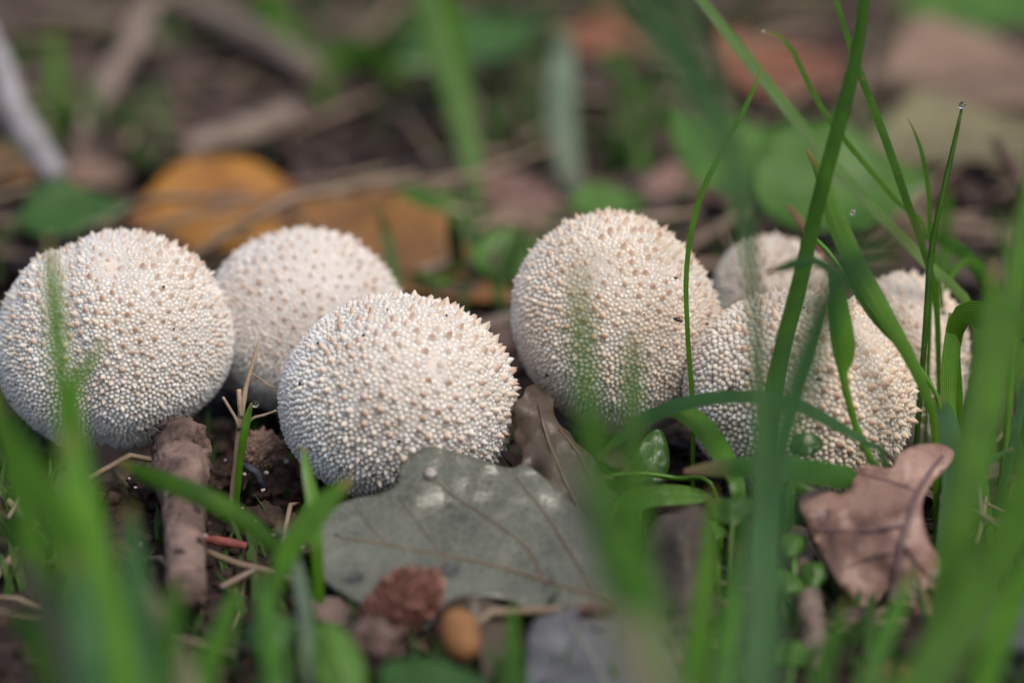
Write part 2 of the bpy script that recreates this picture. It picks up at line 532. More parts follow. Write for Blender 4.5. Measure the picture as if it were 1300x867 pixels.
def sheet_geo(outline, step):
    """fill a 2-D outline with an even triangle mesh"""
    O = np.asarray(outline, float)
    x0, y0 = O.min(0); x1, y1 = O.max(0)
    inner = []
    yy = y0 + step / 2; row = 0
    while yy < y1:
        xs = np.arange(x0 + step * (0.25 + 0.5 * (row % 2)), x1, step)
        for xx in xs:
            ins = False; j = len(O) - 1
            for i in range(len(O)):
                if (O[i, 1] > yy) != (O[j, 1] > yy) and xx < (O[j, 0] - O[i, 0]) * (yy - O[i, 1]) / (O[j, 1] - O[i, 1]) + O[i, 0]:
                    ins = not ins
                j = i
            if ins and np.min(np.hypot(O[:, 0] - xx, O[:, 1] - yy)) > step * 0.45:
                inner.append((xx, yy))
        yy += step * 0.87; row += 1
    pts = [Vector(p) for p in O.tolist()] + [Vector(p) for p in inner]
    nO = len(O)
    r = delaunay_2d_cdt(pts, [(i, (i + 1) % nO) for i in range(nO)], [], 1, 1e-6)
    return np.array([(v.x, v.y) for v in r[0]]), [tuple(f) for f in r[2]]


def leaf(name, label, cat, outline, mapfn, mat, veins=(), step=9.0, thick=0.00022, vmat='vein_brown', base=None, group=None, smooth=4, lift=0.00012):
    """leaf from a 2-D outline laid on the surface mapfn(x, y) -> world; veins are raised ribs"""
    O = smooth_outline(outline, smooth)
    V2, F = sheet_geo(O, step)
    V3 = np.array([mapfn(x, y) for x, y in V2])
    if base is None:
        base = V3[np.argmin(V3[:, 2])]
    t = thing(name, base, label, cat, group)
    b = mesh_obj('leaf_blade', V3, F, mat, parent=t)
    sd = b.modifiers.new('thickness', 'SOLIDIFY'); sd.thickness = thick; sd.offset = 0
    for vn, poly, r0, r1 in veins:
        q = spline(np.array(poly, float), 22)
        e = step * 0.3
        P = []
        for x, y in q:
            c = mapfn(x, y)
            nx = np.cross(mapfn(x + e, y) - c, mapfn(x, y + e) - c)
            nx /= np.linalg.norm(nx) + 1e-12
            if nx @ (CAM - c) < 0: nx = -nx
            P.append(c + nx * lift)
        Vt, Ft = tube_geo(np.array(P), np.linspace(r0, r1, len(P)), 6)
        mesh_obj(vn, Vt, Ft, vmat, parent=b)
    return t


def blob_geo(c, r, seed=0, amp=0.2, sub=2, freq=1.3):
    import bmesh
    bm = bmesh.new()
    bmesh.ops.create_icosphere(bm, subdivisions=sub, radius=1.0)
    V = []
    for v in bm.verts:
        d = v.co.normalized()
        k = 1 + amp * mnoise.noise(d * freq + Vector((seed * 7.3, seed * 1.7, 0)))
        V.append(np.array(c) + np.array(d) * k * np.asarray(r))
    F = [tuple(x.index for x in f.verts) for f in bm.faces]
    bm.free()
    return np.array(V), F


# ------------------------------------------------------------------ ground
def axis_vals(lo, hi, step, far):
    a = list(np.arange(lo, hi + step / 2, step))
    s = step; v = hi
    up = []
    while v < far:
        s *= 1.35; v += s; up.append(v)
    s = step; v = lo; dn = []
    while v > -far:
        s *= 1.35; v -= s; dn.append(v)
    return np.array(dn[::-1] + a + up)


gx = axis_vals(-0.26, 0.26, 0.0018, 40)
gy = axis_vals(0.30, 1.05, 0.0018, 60)
XX, YY = np.meshgrid(gx, gy)
ZZ = ground_h(XX, YY)
V = np.stack([XX.ravel(), YY.ravel(), ZZ.ravel()], 1)
ny, nx = XX.shape
ii = np.arange(ny * nx).reshape(ny, nx)
F = np.stack([ii[:-1, :-1].ravel(), ii[:-1, 1:].ravel(), ii[1:, 1:].ravel(), ii[1:, :-1].ravel()], 1)
tag(mesh_obj('ground', V, F, 'soil'), 'dark brown crumbly forest soil', None, kind='structure')


def scatter(n, fn):
    out_v = []; out_f = []; k = 0
    for i in range(n):
        V, F = fn(i)
        out_v.append(V); out_f += [tuple(a + k for a in f) for f in F]; k += len(V)
    return np.vstack(out_v), out_f


def rand_ground(y0=0.36, y1=1.02, spread=1.4):
    y = random.uniform(y0 ** 0.5, y1 ** 0.5) ** 2
    x = random.uniform(-1, 1) * y * 0.18 * spread + random.uniform(-0.01, 0.01)
    return x, y


ICO = blob_geo((0, 0, 0), 1, 0, 0, 1)


FEET = [(147, 432, 0.510, 149), (389, 411, 0.532, 119), (504, 507, 0.495, 144), (786, 413, 0.513, 134), (985, 383, 0.546, 77), (1021, 507, 0.497, 139), (1152, 458, 0.528, 80), (335, 573, 0.506, 25)]


def foot_spot(lo=0.55, hi=1.0):
    f = random.choice(FEET)
    c = at(f[0], f[1], f[2]); R = f[3] * K * f[2] * random.uniform(lo, hi); a = random.uniform(0, 6.28)
    return c[0] + R * math.cos(a), c[1] + R * math.sin(a)


def crumb(i):
    x, y = rand_ground(0.37, 0.75)
    if i % 5 == 0: x, y = foot_spot()
    r = 0.0005 + 0.0022 * random.random() ** 3.5
    V = ICO[0] * (1 + 0.35 * (rng.random((len(ICO[0]), 1)) - 0.5)) * r * np.array([1, random.uniform(0.7, 1.2), 0.75])
    return V + np.array([x, y, float(ground_h(x, y)) + r * 0.35]), ICO[1]


V, F = scatter(5200, crumb)
tag(mesh_obj('soil_crumbs', V, F, 'crumb'), 'dark brown soil crumbs lying all over the ground', 'soil', kind='stuff')


def flake(i):
    """curled bit of dead leaf"""
    x, y = rand_ground(0.40, 1.05)
    if y < 0.56 and random.random() < 0.6:
        x, y = rand_ground(0.56, 1.05)
    if i % 14 == 0: x, y = foot_spot(0.75, 1.15)
    hc = at(330, 600, G(600))
    if math.hypot(x - hc[0], (y - hc[1]) * 0.7) < 0.022: x += random.choice((-1, 1)) * 0.06
    l = random.uniform(0.005, 0.019) * (0.55 if y < 0.56 else 1); w = l * random.uniform(0.35, 0.8)
    a = random.uniform(0, 6.28); tilt = random.uniform(-0.6, 0.6); tl2 = random.uniform(-0.5, 0.5); curl = random.uniform(-0.5, 0.9)
    V = []
    for i_ in range(5):
        u = i_ / 4 - 0.5
        ww = w * (1 - (2 * abs(u)) ** 2.2 * random.uniform(0.4, 0.95))
        for j in (-1, 0, 1):
            p = np.array([u * l, j * ww / 2, curl * (u * u * l + (j * ww) ** 2 / l * 0.6)])
            p = np.array([p[0], p[1] * math.cos(tilt) - p[2] * math.sin(tilt), p[1] * math.sin(tilt) + p[2] * math.cos(tilt)])
            p = np.array([p[0] * math.cos(tl2) - p[2] * math.sin(tl2), p[1], p[0] * math.sin(tl2) + p[2] * math.cos(tl2)])
            V.append([p[0] * math.cos(a) - p[1] * math.sin(a), p[0] * math.sin(a) + p[1] * math.cos(a), p[2]])
    V = np.array(V)
    V = V + np.array([x, y, float(ground_h(x, y)) + random.uniform(0.0, 0.004) - V[:, 2].min() * 0.5])
    F = [(r * 3 + c, r * 3 + c + 1, r * 3 + c + 4, r * 3 + c + 3) for r in range(4) for c in range(2)]
    return V, F


V, F = scatter(2600, flake)
tag(mesh_obj('leaf_litter', V, F, 'litter'), 'brown curled scraps of dead leaves covering the soil', 'leaf litter', kind='stuff')


def straw_bit(i):
    x, y = rand_ground(0.40, 1.05)
    l = random.uniform(0.006, 0.03); a = random.uniform(0, 6.28); r = random.uniform(0.0002, 0.0007)
    z = float(ground_h(x, y)) + random.uniform(0.0005, 0.004)
    d = np.array([math.cos(a), math.sin(a), random.uniform(-0.2, 0.3)]) * l / 2
    c = np.array([x, y, z]); bow = np.array([0, 0, random.uniform(-0.1, 0.2) * l])
    return tube_geo(np.array([c - d, c + bow, c + d]), [r, r, r * 0.7], 5)


def far_straw(i):
    x, y = rand_ground(0.58, 1.05)
    l = random.uniform(0.02, 0.06); a = random.gauss(0, 0.7); r = random.uniform(0.0005, 0.0014)
    z = float(ground_h(x, y)) + random.uniform(0.002, 0.007)
    d = np.array([math.cos(a), math.sin(a), random.uniform(-0.1, 0.35)]) * l / 2
    c = np.array([x, y, z + abs(d[2])]); bow = np.array([0, 0, random.uniform(-0.05, 0.15) * l])
    return tube_geo(np.array([c - d, c + bow, c + d]), [r, r, r * 0.6], 5)


V, F = scatter(420, straw_bit)
V2_, F2_ = scatter(260, far_straw)
F = F + [tuple(a + len(V) for a in f) for f in F2_]
V = np.vstack([V, V2_])
tag(mesh_obj('dry_stem_litter', V, F, 'straw'), 'thin dry straw bits strewn over the soil', 'straw', kind='stuff')


def moss_bit(i):
    while True:
        x, y = rand_ground(0.38, 0.60)
        m = vnoise(np.array([x * 30]), np.array([y * 30]), 21)[0]
        if m > 0.5 or (x < -0.03 and y < 0.49 and m > 0.3): break
    h = random.uniform(0.003, 0.010); a = random.uniform(0, 6.28)
    b = np.array([x, y, float(ground_h(x, y)) - 0.001])
    t = b + np.array([math.cos(a) * h * 0.6, math.sin(a) * h * 0.6, h])
    s = np.array([-math.sin(a), math.cos(a), 0]) * random.uniform(0.0003, 0.0009)
    m_ = (b + t) / 2 + np.array([0, 0, h * 0.15])
    return np.array([b - s, b + s, m_ + s, m_ - s, t]), [(0, 1, 2, 3), (3, 2, 4)]


def far_moss(i):
    while True:
        x, y = rand_ground(0.56, 1.05)
        m = vnoise(np.array([x * 16]), np.array([y * 16]), 33)[0]
        if m > 0.60: break
    h = random.uniform(0.006, 0.022); a = random.uniform(0, 6.28)
    b = np.array([x, y, float(ground_h(x, y)) - 0.001])
    t = b + np.array([math.cos(a) * h * 0.7, math.sin(a) * h * 0.7, h])
    s_ = np.array([-math.sin(a), math.cos(a), 0]) * random.uniform(0.0008, 0.0020)
    m_ = (b + t) / 2 + np.array([0, 0, h * 0.15])
    return np.array([b - s_, b + s_, m_ + s_, m_ - s_, t]), [(0, 1, 2, 3), (3, 2, 4)]


V, F = scatter(1500, moss_bit)
V2_, F2_ = scatter(900, far_moss)
F = F + [tuple(a + len(V) for a in f) for f in F2_]
V = np.vstack([V, V2_])
tag(mesh_obj('moss', V, F, 'moss'), 'fine green moss and seedling tips low on the soil', 'moss', kind='stuff')

# ------------------------------------------------------------------ puffballs
TH = np.array([0.0, 0.38, 0.76, 1.0])       # ring heights of a wart


def puffball(label, cx, cy, d, rx, ry, spacing, pole=(0.1, 0.72, 0.68), seed=0, roll=0.0, dents=(), crease=None, depth_r=None,
             tint=(1, 1, 1), big=1.0, name='puffball', tanness=1.0, stem=True, gran=1.0, lump=0.042):
    r = np.random.default_rng(100 + seed)
    s = K * d
    C = at(cx, cy, d)
    depth_r = depth_r or (rx + ry) / 2
    rad = np.array([rx, ry, depth_r]) * s
    B = np.stack([RIGHT, UP, -FWD])                     # rows: image right, image up, towards the camera
    cr, sr = math.cos(roll), math.sin(roll)
    pole = np.array(pole, float); pole /= np.linalg.norm(pole)
    ph = r.uniform(0, 6.28, 12); wv = r.normal(0, 1, (6, 3)); wv *= (np.array([1.5, 2, 2.4, 3, 3.6, 4.4]) / np.linalg.norm(wv, axis=1))[:, None]
    am = np.array([1, 0.9, 0.7, 0.5, 0.35, 0.3]) * lump
    down = B @ np.array([0, 0, -1.0])

    def surf(D):
        D = D / np.linalg.norm(D, axis=1)[:, None]
        k = 1 + (np.sin(D @ wv.T + ph[:6]) * am).sum(1)
        for dd, w, a in dents:
            dd = np.array(dd, float); dd /= np.linalg.norm(dd)
            k -= a * np.exp(-(np.linalg.norm(D - dd, axis=1) / w) ** 2)
        if crease:
            x0, slope, w, a = crease
            k -= a * np.exp(-((D[:, 0] - x0 - slope * D[:, 1]) / w) ** 2) * (D[:, 2] > -0.3)
        q = D * k[:, None] * rad
        low = np.clip((D @ down - 0.35) / 0.65, 0, 1)
        par = (q @ down)[:, None] * down
        q = par + (q - par) * (1 - 0.26 * low ** 2.2)[:, None]
        q = np.stack([q[:, 0] * cr - q[:, 1] * sr, q[:, 0] * sr + q[:, 1] * cr, q[:, 2]], 1)
        return C + q @ B

    foot = np.array([C[0], C[1], float(ground_h(C[0], C[1]))])
    t = thing(name, foot, label, 'mushroom', 'puffball mushrooms' if name == 'puffball' else None)
    # body
    nu, nv = 64, 40
    th = np.linspace(0.001, math.pi - 0.001, nv); fi = np.linspace(0, 2 * math.pi, nu, endpoint=False)
    D = np.array([(math.sin(a) * math.cos(b), math.cos(a), math.sin(a) * math.sin(b)) for a in th for b in fi])
    Vb = surf(D)
    Fb = [(i * nu + j, i * nu + (j + 1) % nu, (i + 1) * nu + (j + 1) % nu, (i + 1) * nu + j) for i in range(nv - 1) for j in range(nu)]
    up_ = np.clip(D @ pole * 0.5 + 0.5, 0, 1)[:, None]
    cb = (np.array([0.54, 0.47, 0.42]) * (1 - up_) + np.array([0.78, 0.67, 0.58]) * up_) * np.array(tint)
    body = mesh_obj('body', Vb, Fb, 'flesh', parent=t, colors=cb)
    if stem:
        zt = C[2] - rad[1] * 0.72
        prof = [(foot[2] - 0.005, 0.34), (foot[2], 0.36), ((foot[2] + zt) / 2, 0.38), (max(zt, foot[2] + 0.002), 0.50)]
        Pst = np.array([[C[0], C[1], z] for z, _ in prof]); Rst = [q * rad[0] for _, q in prof]
        Vs, Fs = tube_geo(Pst, Rst, 20, 0.06, seed)
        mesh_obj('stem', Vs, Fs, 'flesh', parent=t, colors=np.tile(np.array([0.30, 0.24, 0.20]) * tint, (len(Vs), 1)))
    # warts: irregular even spread
    Rm = (rx * ry * depth_r) ** (1 / 3)
    n = int(4 * math.pi * Rm ** 2 / (spacing ** 2 * 0.80))
    i = np.arange(n) + 0.5
    phi = np.arccos(1 - 2 * i / n); ga = math.pi * (1 + 5 ** 0.5) * i
    D = np.stack([np.cos(ga) * np.sin(phi), np.cos(phi), np.sin(ga) * np.sin(phi)], 1)
    ax = r.normal(0, 1, 3); ax /= np.linalg.norm(ax)
    D = D + r.normal(0, 1, D.shape) * 0.30 * spacing / Rm
    D /= np.linalg.norm(D, axis=1)[:, None]
    # push apart the ones that landed too close
    for it in range(9):
        cell = {}
        hs = spacing / Rm * 1.1
        key = np.floor(D / hs).astype(int)
        for q, kk in enumerate(map(tuple, key)):
            cell.setdefault(kk, []).append(q)
        mv = np.zeros_like(D)
        for kk, mem in cell.items():
            cand = []
            for a in (-1, 0, 1):
                for b in (-1, 0, 1):
                    for c in (-1, 0, 1):
                        cand += cell.get((kk[0] + a, kk[1] + b, kk[2] + c), [])
            X = D[mem][:, None, :] - D[cand][None, :, :]
            dist = np.linalg.norm(X, axis=2) + 1e-9
            wgt = np.where((dist < hs * 0.95) & (dist > 1e-7), (hs * 0.95 - dist) / dist, 0)
            mv[mem] = (X * wgt[:, :, None]).sum(1) * 0.22
        D = D + mv
        D /= np.linalg.norm(D, axis=1)[:, None]
    # large spines on the crown, small granules elsewhere
    pd = D @ pole
    order = r.permutation(n)
    chosen = []
    zone = np.clip((pd - 0.05) / 0.35, 0, 1)
    dmin = 1.8 * spacing / Rm
    okz = r.random(n) < zone * 0.95
    for q in order:
        if not okz[q]: continue
        if chosen and np.min(np.linalg.norm(D[chosen] - D[q], axis=1)) < dmin: continue
        chosen.append(q)
    spine = np.zeros(n, bool); spine[chosen] = True
    keep = (D @ down) < 0.93
    P = surf(D)
    e = 0.02
    t1 = np.cross(D, np.array([0.31, 0.77, 0.55])); t1 /= np.linalg.norm(t1, axis=1)[:, None]
    t2 = np.cross(D, t1)
    p1 = surf(D + e * t1) - P; p2 = surf(D + e * t2) - P
    Nn = np.cross(p1, p2); Nn /= np.linalg.norm(Nn, axis=1)[:, None]
    Nn[((P - C) * Nn).sum(1) < 0] *= -1
    keep &= P[:, 2] > foot[2] - 0.002
    sz = spacing * s
    # local spacing and heights
    top = np.clip(pd * 0.6 + 0.45, 0, 1)
    crown = np.clip((pd - 0.12) / 0.45, 0, 1)
    Rr = sz * (0.56 - 0.13 * crown + 0.13 * r.random(n)) * gran
    Hh = sz * (0.88 - 0.66 * crown + 0.34 * r.random(n))
    Rr[spine] = sz * (0.58 + 0.20 * r.random(spine.sum())) * big
    Hh[spine] = sz * (0.95 + 0.65 * r.random(spine.sum())) * big
    patch = 0.5 + 0.5 * np.sin(D @ (wv[2] * 1.6) + ph[7]) * np.sin(D @ (wv[4] * 1.1) + ph[8])
    Rr *= 0.86 + 0.26 * patch
    Hh *= 0.80 + 0.36 * patch
    for dd, w, a in dents:
        dd = np.array(dd, float); dd /= np.linalg.norm(dd)
        rub = np.exp(-(np.linalg.norm(D - dd, axis=1) / (w * 0.9)) ** 2)
        Hh *= 1 - 0.72 * rub * r.uniform(0.6, 1.0, n)
    lean = Nn + r.normal(0, 0.09, Nn.shape)
    lean += (B.T @ pole)[None, :] * 0.10
    lean /= np.linalg.norm(lean, axis=1)[:, None]

    def build(mask, prof, tipcol, basecol, nm):
        idx = np.where(mask & keep)[0]
        m = len(idx); sg = 7
        A1 = np.cross(lean[idx], t1[idx] @ B); A1 /= np.linalg.norm(A1, axis=1)[:, None] + 1e-9
        A2 = np.cross(lean[idx], A1)
        ang0 = r.uniform(0, 6.28, m)
        rings = []
        cols = []
        wob = 1 + 0.09 * r.normal(0, 1, (m, sg))
        tl = r.random(m)[:, None]
        base_c = basecol(idx); tip_c = tipcol(idx)
        for h, pr in zip(TH[:-1], prof):
            for k in range(sg):
                a = ang0 + 2 * math.pi * k / sg
                rings.append(P[idx] - Nn[idx] * sz * 0.12 + lean[idx] * (Hh[idx] * h)[:, None]
                             + (A1 * np.cos(a)[:, None] + A2 * np.sin(a)[:, None]) * (Rr[idx] * pr * wob[:, k])[:, None])
                f = h ** 0.8
                cols.append(base_c * (1 - f) + tip_c * f)
        rings.append(P[idx] + lean[idx] * (Hh[idx] * 1.0 - sz * 0.12)[:, None]); cols.append(tip_c)
        nvp = len(rings)
        Vv = np.stack(rings, 1).reshape(-1, 3)
        Cc = np.stack(cols, 1).reshape(-1, 3)
        f4 = []
        for lvl in range(2):
            for k in range(sg):
                f4.append((lvl * sg + k, lvl * sg + (k + 1) % sg, (lvl + 1) * sg + (k + 1) % sg, (lvl + 1) * sg + k))
        f3 = [(2 * sg + k, 2 * sg + (k + 1) % sg, nvp - 1) for k in range(sg)]
        base = (np.arange(m) * nvp)[:, None, None]
        Fq = (np.array(f4)[None] + base).reshape(-1, 4).tolist()
        Ft = (np.array(f3)[None] + base).reshape(-1, 3).tolist()
        return tag(mesh_obj(nm, Vv, Fq + Ft, 'flesh', parent=body, colors=np.clip(Cc, 0, 1)), kind='stuff')

    tn = np.array(tint)
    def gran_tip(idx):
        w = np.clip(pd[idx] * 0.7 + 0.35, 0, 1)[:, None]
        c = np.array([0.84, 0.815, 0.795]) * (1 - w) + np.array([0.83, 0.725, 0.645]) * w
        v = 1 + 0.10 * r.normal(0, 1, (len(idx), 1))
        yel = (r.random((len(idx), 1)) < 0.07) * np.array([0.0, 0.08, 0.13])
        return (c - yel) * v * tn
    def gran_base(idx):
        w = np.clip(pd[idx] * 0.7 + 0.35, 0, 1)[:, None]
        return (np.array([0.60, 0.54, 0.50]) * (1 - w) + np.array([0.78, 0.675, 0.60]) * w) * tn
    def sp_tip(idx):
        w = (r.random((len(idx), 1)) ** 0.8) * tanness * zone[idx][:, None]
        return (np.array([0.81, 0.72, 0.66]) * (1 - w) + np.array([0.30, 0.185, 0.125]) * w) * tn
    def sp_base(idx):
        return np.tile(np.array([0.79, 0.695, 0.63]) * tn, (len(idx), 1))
    # soil specks stuck to the cap
    ks = r.choice(np.where(keep & (D[:, 2] > -0.3))[0], 14 if Rm > 50 else 4, replace=False)
    vs_, fs_, k_ = [], [], 0
    for q in ks:
        rr_ = sz * r.uniform(0.10, 0.30) * (1.5 if r.random() < 0.15 else 1)
        vv = ICO[0] * (1 + 0.5 * (r.random((len(ICO[0]), 1)) - 0.5)) * rr_ + P[q] + Nn[q] * (Hh[q] * 0.8)
        vs_.append(vv); fs_ += [tuple(a_ + k_ for a_ in f) for f in ICO[1]]; k_ += len(vv)
    tag(mesh_obj('dirt_specks', np.vstack(vs_), fs_, 'crumb', parent=body), kind='stuff')
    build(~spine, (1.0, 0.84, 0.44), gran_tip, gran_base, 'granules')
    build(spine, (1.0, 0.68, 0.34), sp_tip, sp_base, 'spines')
    return t


puffball('large round puffball beside the broken stick, creased on one side', 147, 432, 0.510, 149, 136, 7.2, (0.12, 0.62, 0.77), 1,
         crease=(-0.27, -0.16, 0.17, 0.075), dents=[((0.05, 0.72, 0.69), 0.20, 0.03)])
puffball('white puffball standing behind and between two larger ones, lower half hidden', 389, 411, 0.532, 119, 117, 6.8, (0.35, 0.62, 0.70), 2, tint=(1.0, 1.0, 1.02))
puffball('sharp spiny puffball behind the grey-green oak leaf, its foot covered', 504, 507, 0.495, 144, 123, 7.6, (0.42, 0.42, 0.80), 3, roll=-0.04,
         dents=[((0.35, 0.35, 0.87), 0.18, 0.025)], big=1.05)
puffball('tall pale puffball crossed by two blurred blades, small insects on it', 786, 413, 0.513, 134, 138, 7.2, (0.30, 0.62, 0.72), 4,
         tint=(0.98, 0.93, 0.87), dents=[((-0.25, 0.5, 0.8), 0.25, 0.03)])
puffball('small puffball half hidden behind the crossing green blades, furthest back of its clump', 985, 383, 0.546, 77, 88, 7.0, (0.2, 0.6, 0.75), 5, tint=(0.97, 0.90, 0.83))
puffball('broad beige puffball under the arching blade, coarse rounded granules', 1021, 507, 0.497, 139, 130, 8.6, (0.55, 0.55, 0.63), 6,
         tint=(0.95, 0.87, 0.79), gran=1.08, tanness=0.7, dents=[((0.55, 0.62, 0.55), 0.35, 0.06)])
puffball('beige puffball behind the thin upright stem with the drop on its tip', 1152, 458, 0.528, 80, 113, 7.2, (0.45, 0.72, 0.53), 7,
         tint=(0.96, 0.88, 0.80), tanness=0.5, dents=[((-0.1, 0.9, 0.4), 0.35, 0.06)])
puffball('tiny brown puffball in the dark hollow beside the dry stalk', 335, 573, 0.506, 25, 25, 6.2, (0.1, 0.7, 0.7), 8,
         tint=(0.40, 0.29, 0.255), name='small_puffball', tanness=0.3, big=1.2)

# ------------------------------------------------------------------ dead leaves by the puffballs
def plane_d(rows, extra=None):
    """distance from photo row by linear interpolation of (row, distance) pairs"""
    ys = [a for a, _ in rows]; ds = [b for _, b in rows]
    def f(x, y):
        d = float(np.interp(y, ys, ds))
        if y > ys[-1]: d += (y - ys[-1]) * (ds[-1] - ds[-2]) / (ys[-1] - ys[-2])
        if y < ys[0]: d += (y - ys[0]) * (ds[1] - ds[0]) / (ys[1] - ys[0])
        if extra: d += extra(x, y)
        return at(x, y, d)
    return f


def ripple(a, s, seed):
    return lambda x, y: a * (mnoise.noise(Vector((x / s, y / s, seed))) + 0.4 * mnoise.noise(Vector((x / s * 2.7, y / s * 2.7, seed + 3))))


leaf('oak_leaf', 'grey-green wet oak leaf propped against the sharp spiny puffball', 'leaf',
     [(397, 690), (402, 667), (420, 647), (446, 634), (479, 628), (505, 615), (508, 592), (524, 577), (543, 567), (571, 572), (602, 580), (632, 591), (652, 594),
      (668, 590), (700, 615), (735, 650), (770, 690), (800, 735), (815, 790), (790, 812), (740, 795), (690, 780), (645, 762), (606, 757), (575, 775), (540, 800), (500, 795), (455, 765), (415, 740), (401, 714)],
     plane_d([(560, 0.4745), (640, 0.4680), (720, 0.4575), (800, 0.4465)], ripple(0.0016, 70, 2.0)), 'leaf_grey',
     [('midrib', [(430, 682), (480, 690), (545, 702), (610, 714), (690, 737), (770, 762), (808, 785)], 0.00016, 0.00043),
      ('vein', [(545, 605), (580, 632), (625, 662), (665, 692), (692, 736)], 0.00012, 0.00025),
      ('vein', [(655, 606), (690, 650), (722, 700), (752, 752)], 0.00012, 0.00024),
      ('vein', [(450, 643), (470, 668), (490, 690)], 0.00008, 0.00015),
      ('vein', [(505, 630), (530, 665), (560, 704)], 0.00008, 0.00015),
      ('vein', [(500, 775), (525, 745), (570, 708)], 0.00008, 0.00015)], step=8)
leaf('oak_leaf', 'umber brown leaf lobe standing up between two puffballs', 'leaf',
     [(650, 530), (653, 512), (664, 503), (668, 492), (680, 489), (690, 499), (702, 505), (703, 524), (711, 540), (722, 548), (731, 562), (752, 580), (768, 612), (790, 640), (812, 700), (830, 780), (790, 800), (735, 745), (700, 690), (672, 640), (660, 600), (664, 575), (654, 560)],
     plane_d([(490, 0.492), (600, 0.480), (700, 0.4695), (800, 0.4555)], ripple(0.0045, 45, 5.0)), 'leaf_umber',
     [('midrib', [(683, 515), (700, 570), (725, 630), (757, 690), (790, 765)], 0.00025, 0.0006),
      ('vein', [(709, 545), (733, 575), (765, 640), (795, 720)], 0.0002, 0.0004)], step=9, vmat='vein_brown')
leaf('oak_leaf', 'pinkish brown oak leaf with dark midrib, raised on its edge', 'leaf',
     [(1014, 641), (1027, 624), (1048, 622), (1064, 628), (1078, 622), (1081, 612), (1078, 601), (1098, 590), (1131, 594), (1140, 577), (1164, 565), (1193, 564), (1211, 575),
      (1200, 596), (1184, 612), (1170, 641), (1176, 680), (1192, 708), (1214, 740), (1212, 785), (1190, 815), (1165, 800), (1140, 815), (1124, 790), (1127, 748), (1102, 779), (1083, 762), (1058, 731), (1038, 692)],
     plane_d([(560, 0.4705), (610, 0.4640), (650, 0.4560), (700, 0.4535), (780, 0.4520), (820, 0.4480)], lambda x, y: ripple(0.0024, 55, 8.0)(x, y) + 0.00004 * abs(x - 1150) * (1 if y > 600 else 0.4)), 'leaf_pink',
     [('midrib', [(1196, 580), (1178, 603), (1160, 635), (1148, 675), (1140, 715), (1132, 760), (1128, 800)], 0.00035, 0.0009),
      ('vein', [(1030, 668), (1065, 674), (1110, 674), (1150, 666)], 0.00018, 0.0005),
      ('vein', [(1075, 720), (1105, 708), (1141, 700)], 0.00012, 0.0003),
      ('vein', [(1095, 603), (1130, 612), (1166, 626)], 0.00012, 0.0004),
      ('vein', [(1190, 745), (1165, 715), (1146, 690)], 0.00012, 0.0004)], step=8, vmat='vein_dark')
leaf('dead_leaf', 'dark grey curled leaf standing beside the green herb leaves', 'leaf',
     [(826, 672), (838, 655), (862, 650), (885, 640), (905, 668), (913, 705), (906, 745), (915, 775), (898, 800), (908, 840), (930, 890), (890, 960), (830, 950), (818, 900), (825, 850), (812, 800), (820, 750), (815, 710)],
     plane_d([(640, 0.458), (760, 0.446), (860, 0.436), (960, 0.420)], lambda x, y: 0.00012 * abs(x - 865) + ripple(0.003, 50, 9.0)(x, y)), 'leaf_darkgrey',
     [('midrib', [(868, 660), (868, 760), (870, 860), (872, 930)], 0.0002, 0.0004)], step=10, vmat='leaf_darkgrey')
leaf('dead_leaf', 'slate grey wet leaf lying in front of the grey-green oak leaf', 'leaf',
     [(672, 800), (700, 778), (745, 772), (800, 786), (840, 810), (870, 870), (880, 960), (800, 1000), (700, 980), (672, 900)],
     plane_d([(770, 0.4430), (1000, 0.396)], ripple(0.001, 80, 12.0)), 'leaf_slate',
     [('midrib', [(720, 785), (760, 850), (800, 950)], 0.0002, 0.0005)], step=11, vmat='vein_pale')
leaf('dead_leaf', 'dark brown curled leaf hooding the orange acorn', 'leaf',
     [(545, 830), (552, 785), (575, 760), (605, 755), (635, 768), (655, 800), (662, 860), (650, 920), (620, 925), (612, 850), (598, 800), (575, 795), (562, 830), (556, 900), (540, 900)],
     plane_d([(755, 0.4425), (800, 0.4400), (925, 0.4215)], lambda x, y: 0.00010 * abs(x - 600)), 'leaf_umber', step=9)
leaf('dead_leaf', 'small yellow-brown leaf scrap among dry stems beside the pinkish oak leaf', 'leaf',
     [(1186, 722), (1205, 712), (1228, 724), (1222, 738), (1198, 742)], plane_d([(700, 0.478), (745, 0.470)]), 'leaf_khaki', step=7)
leaf('dead_leaf', 'rusty brown leaf lying low in the grass by the stone', 'leaf',
     [(1090, 850), (1140, 835), (1190, 850), (1200, 900), (1130, 920)], plane_d([(830, 0.4415), (930, 0.4170)]), 'leaf_red', step=10)


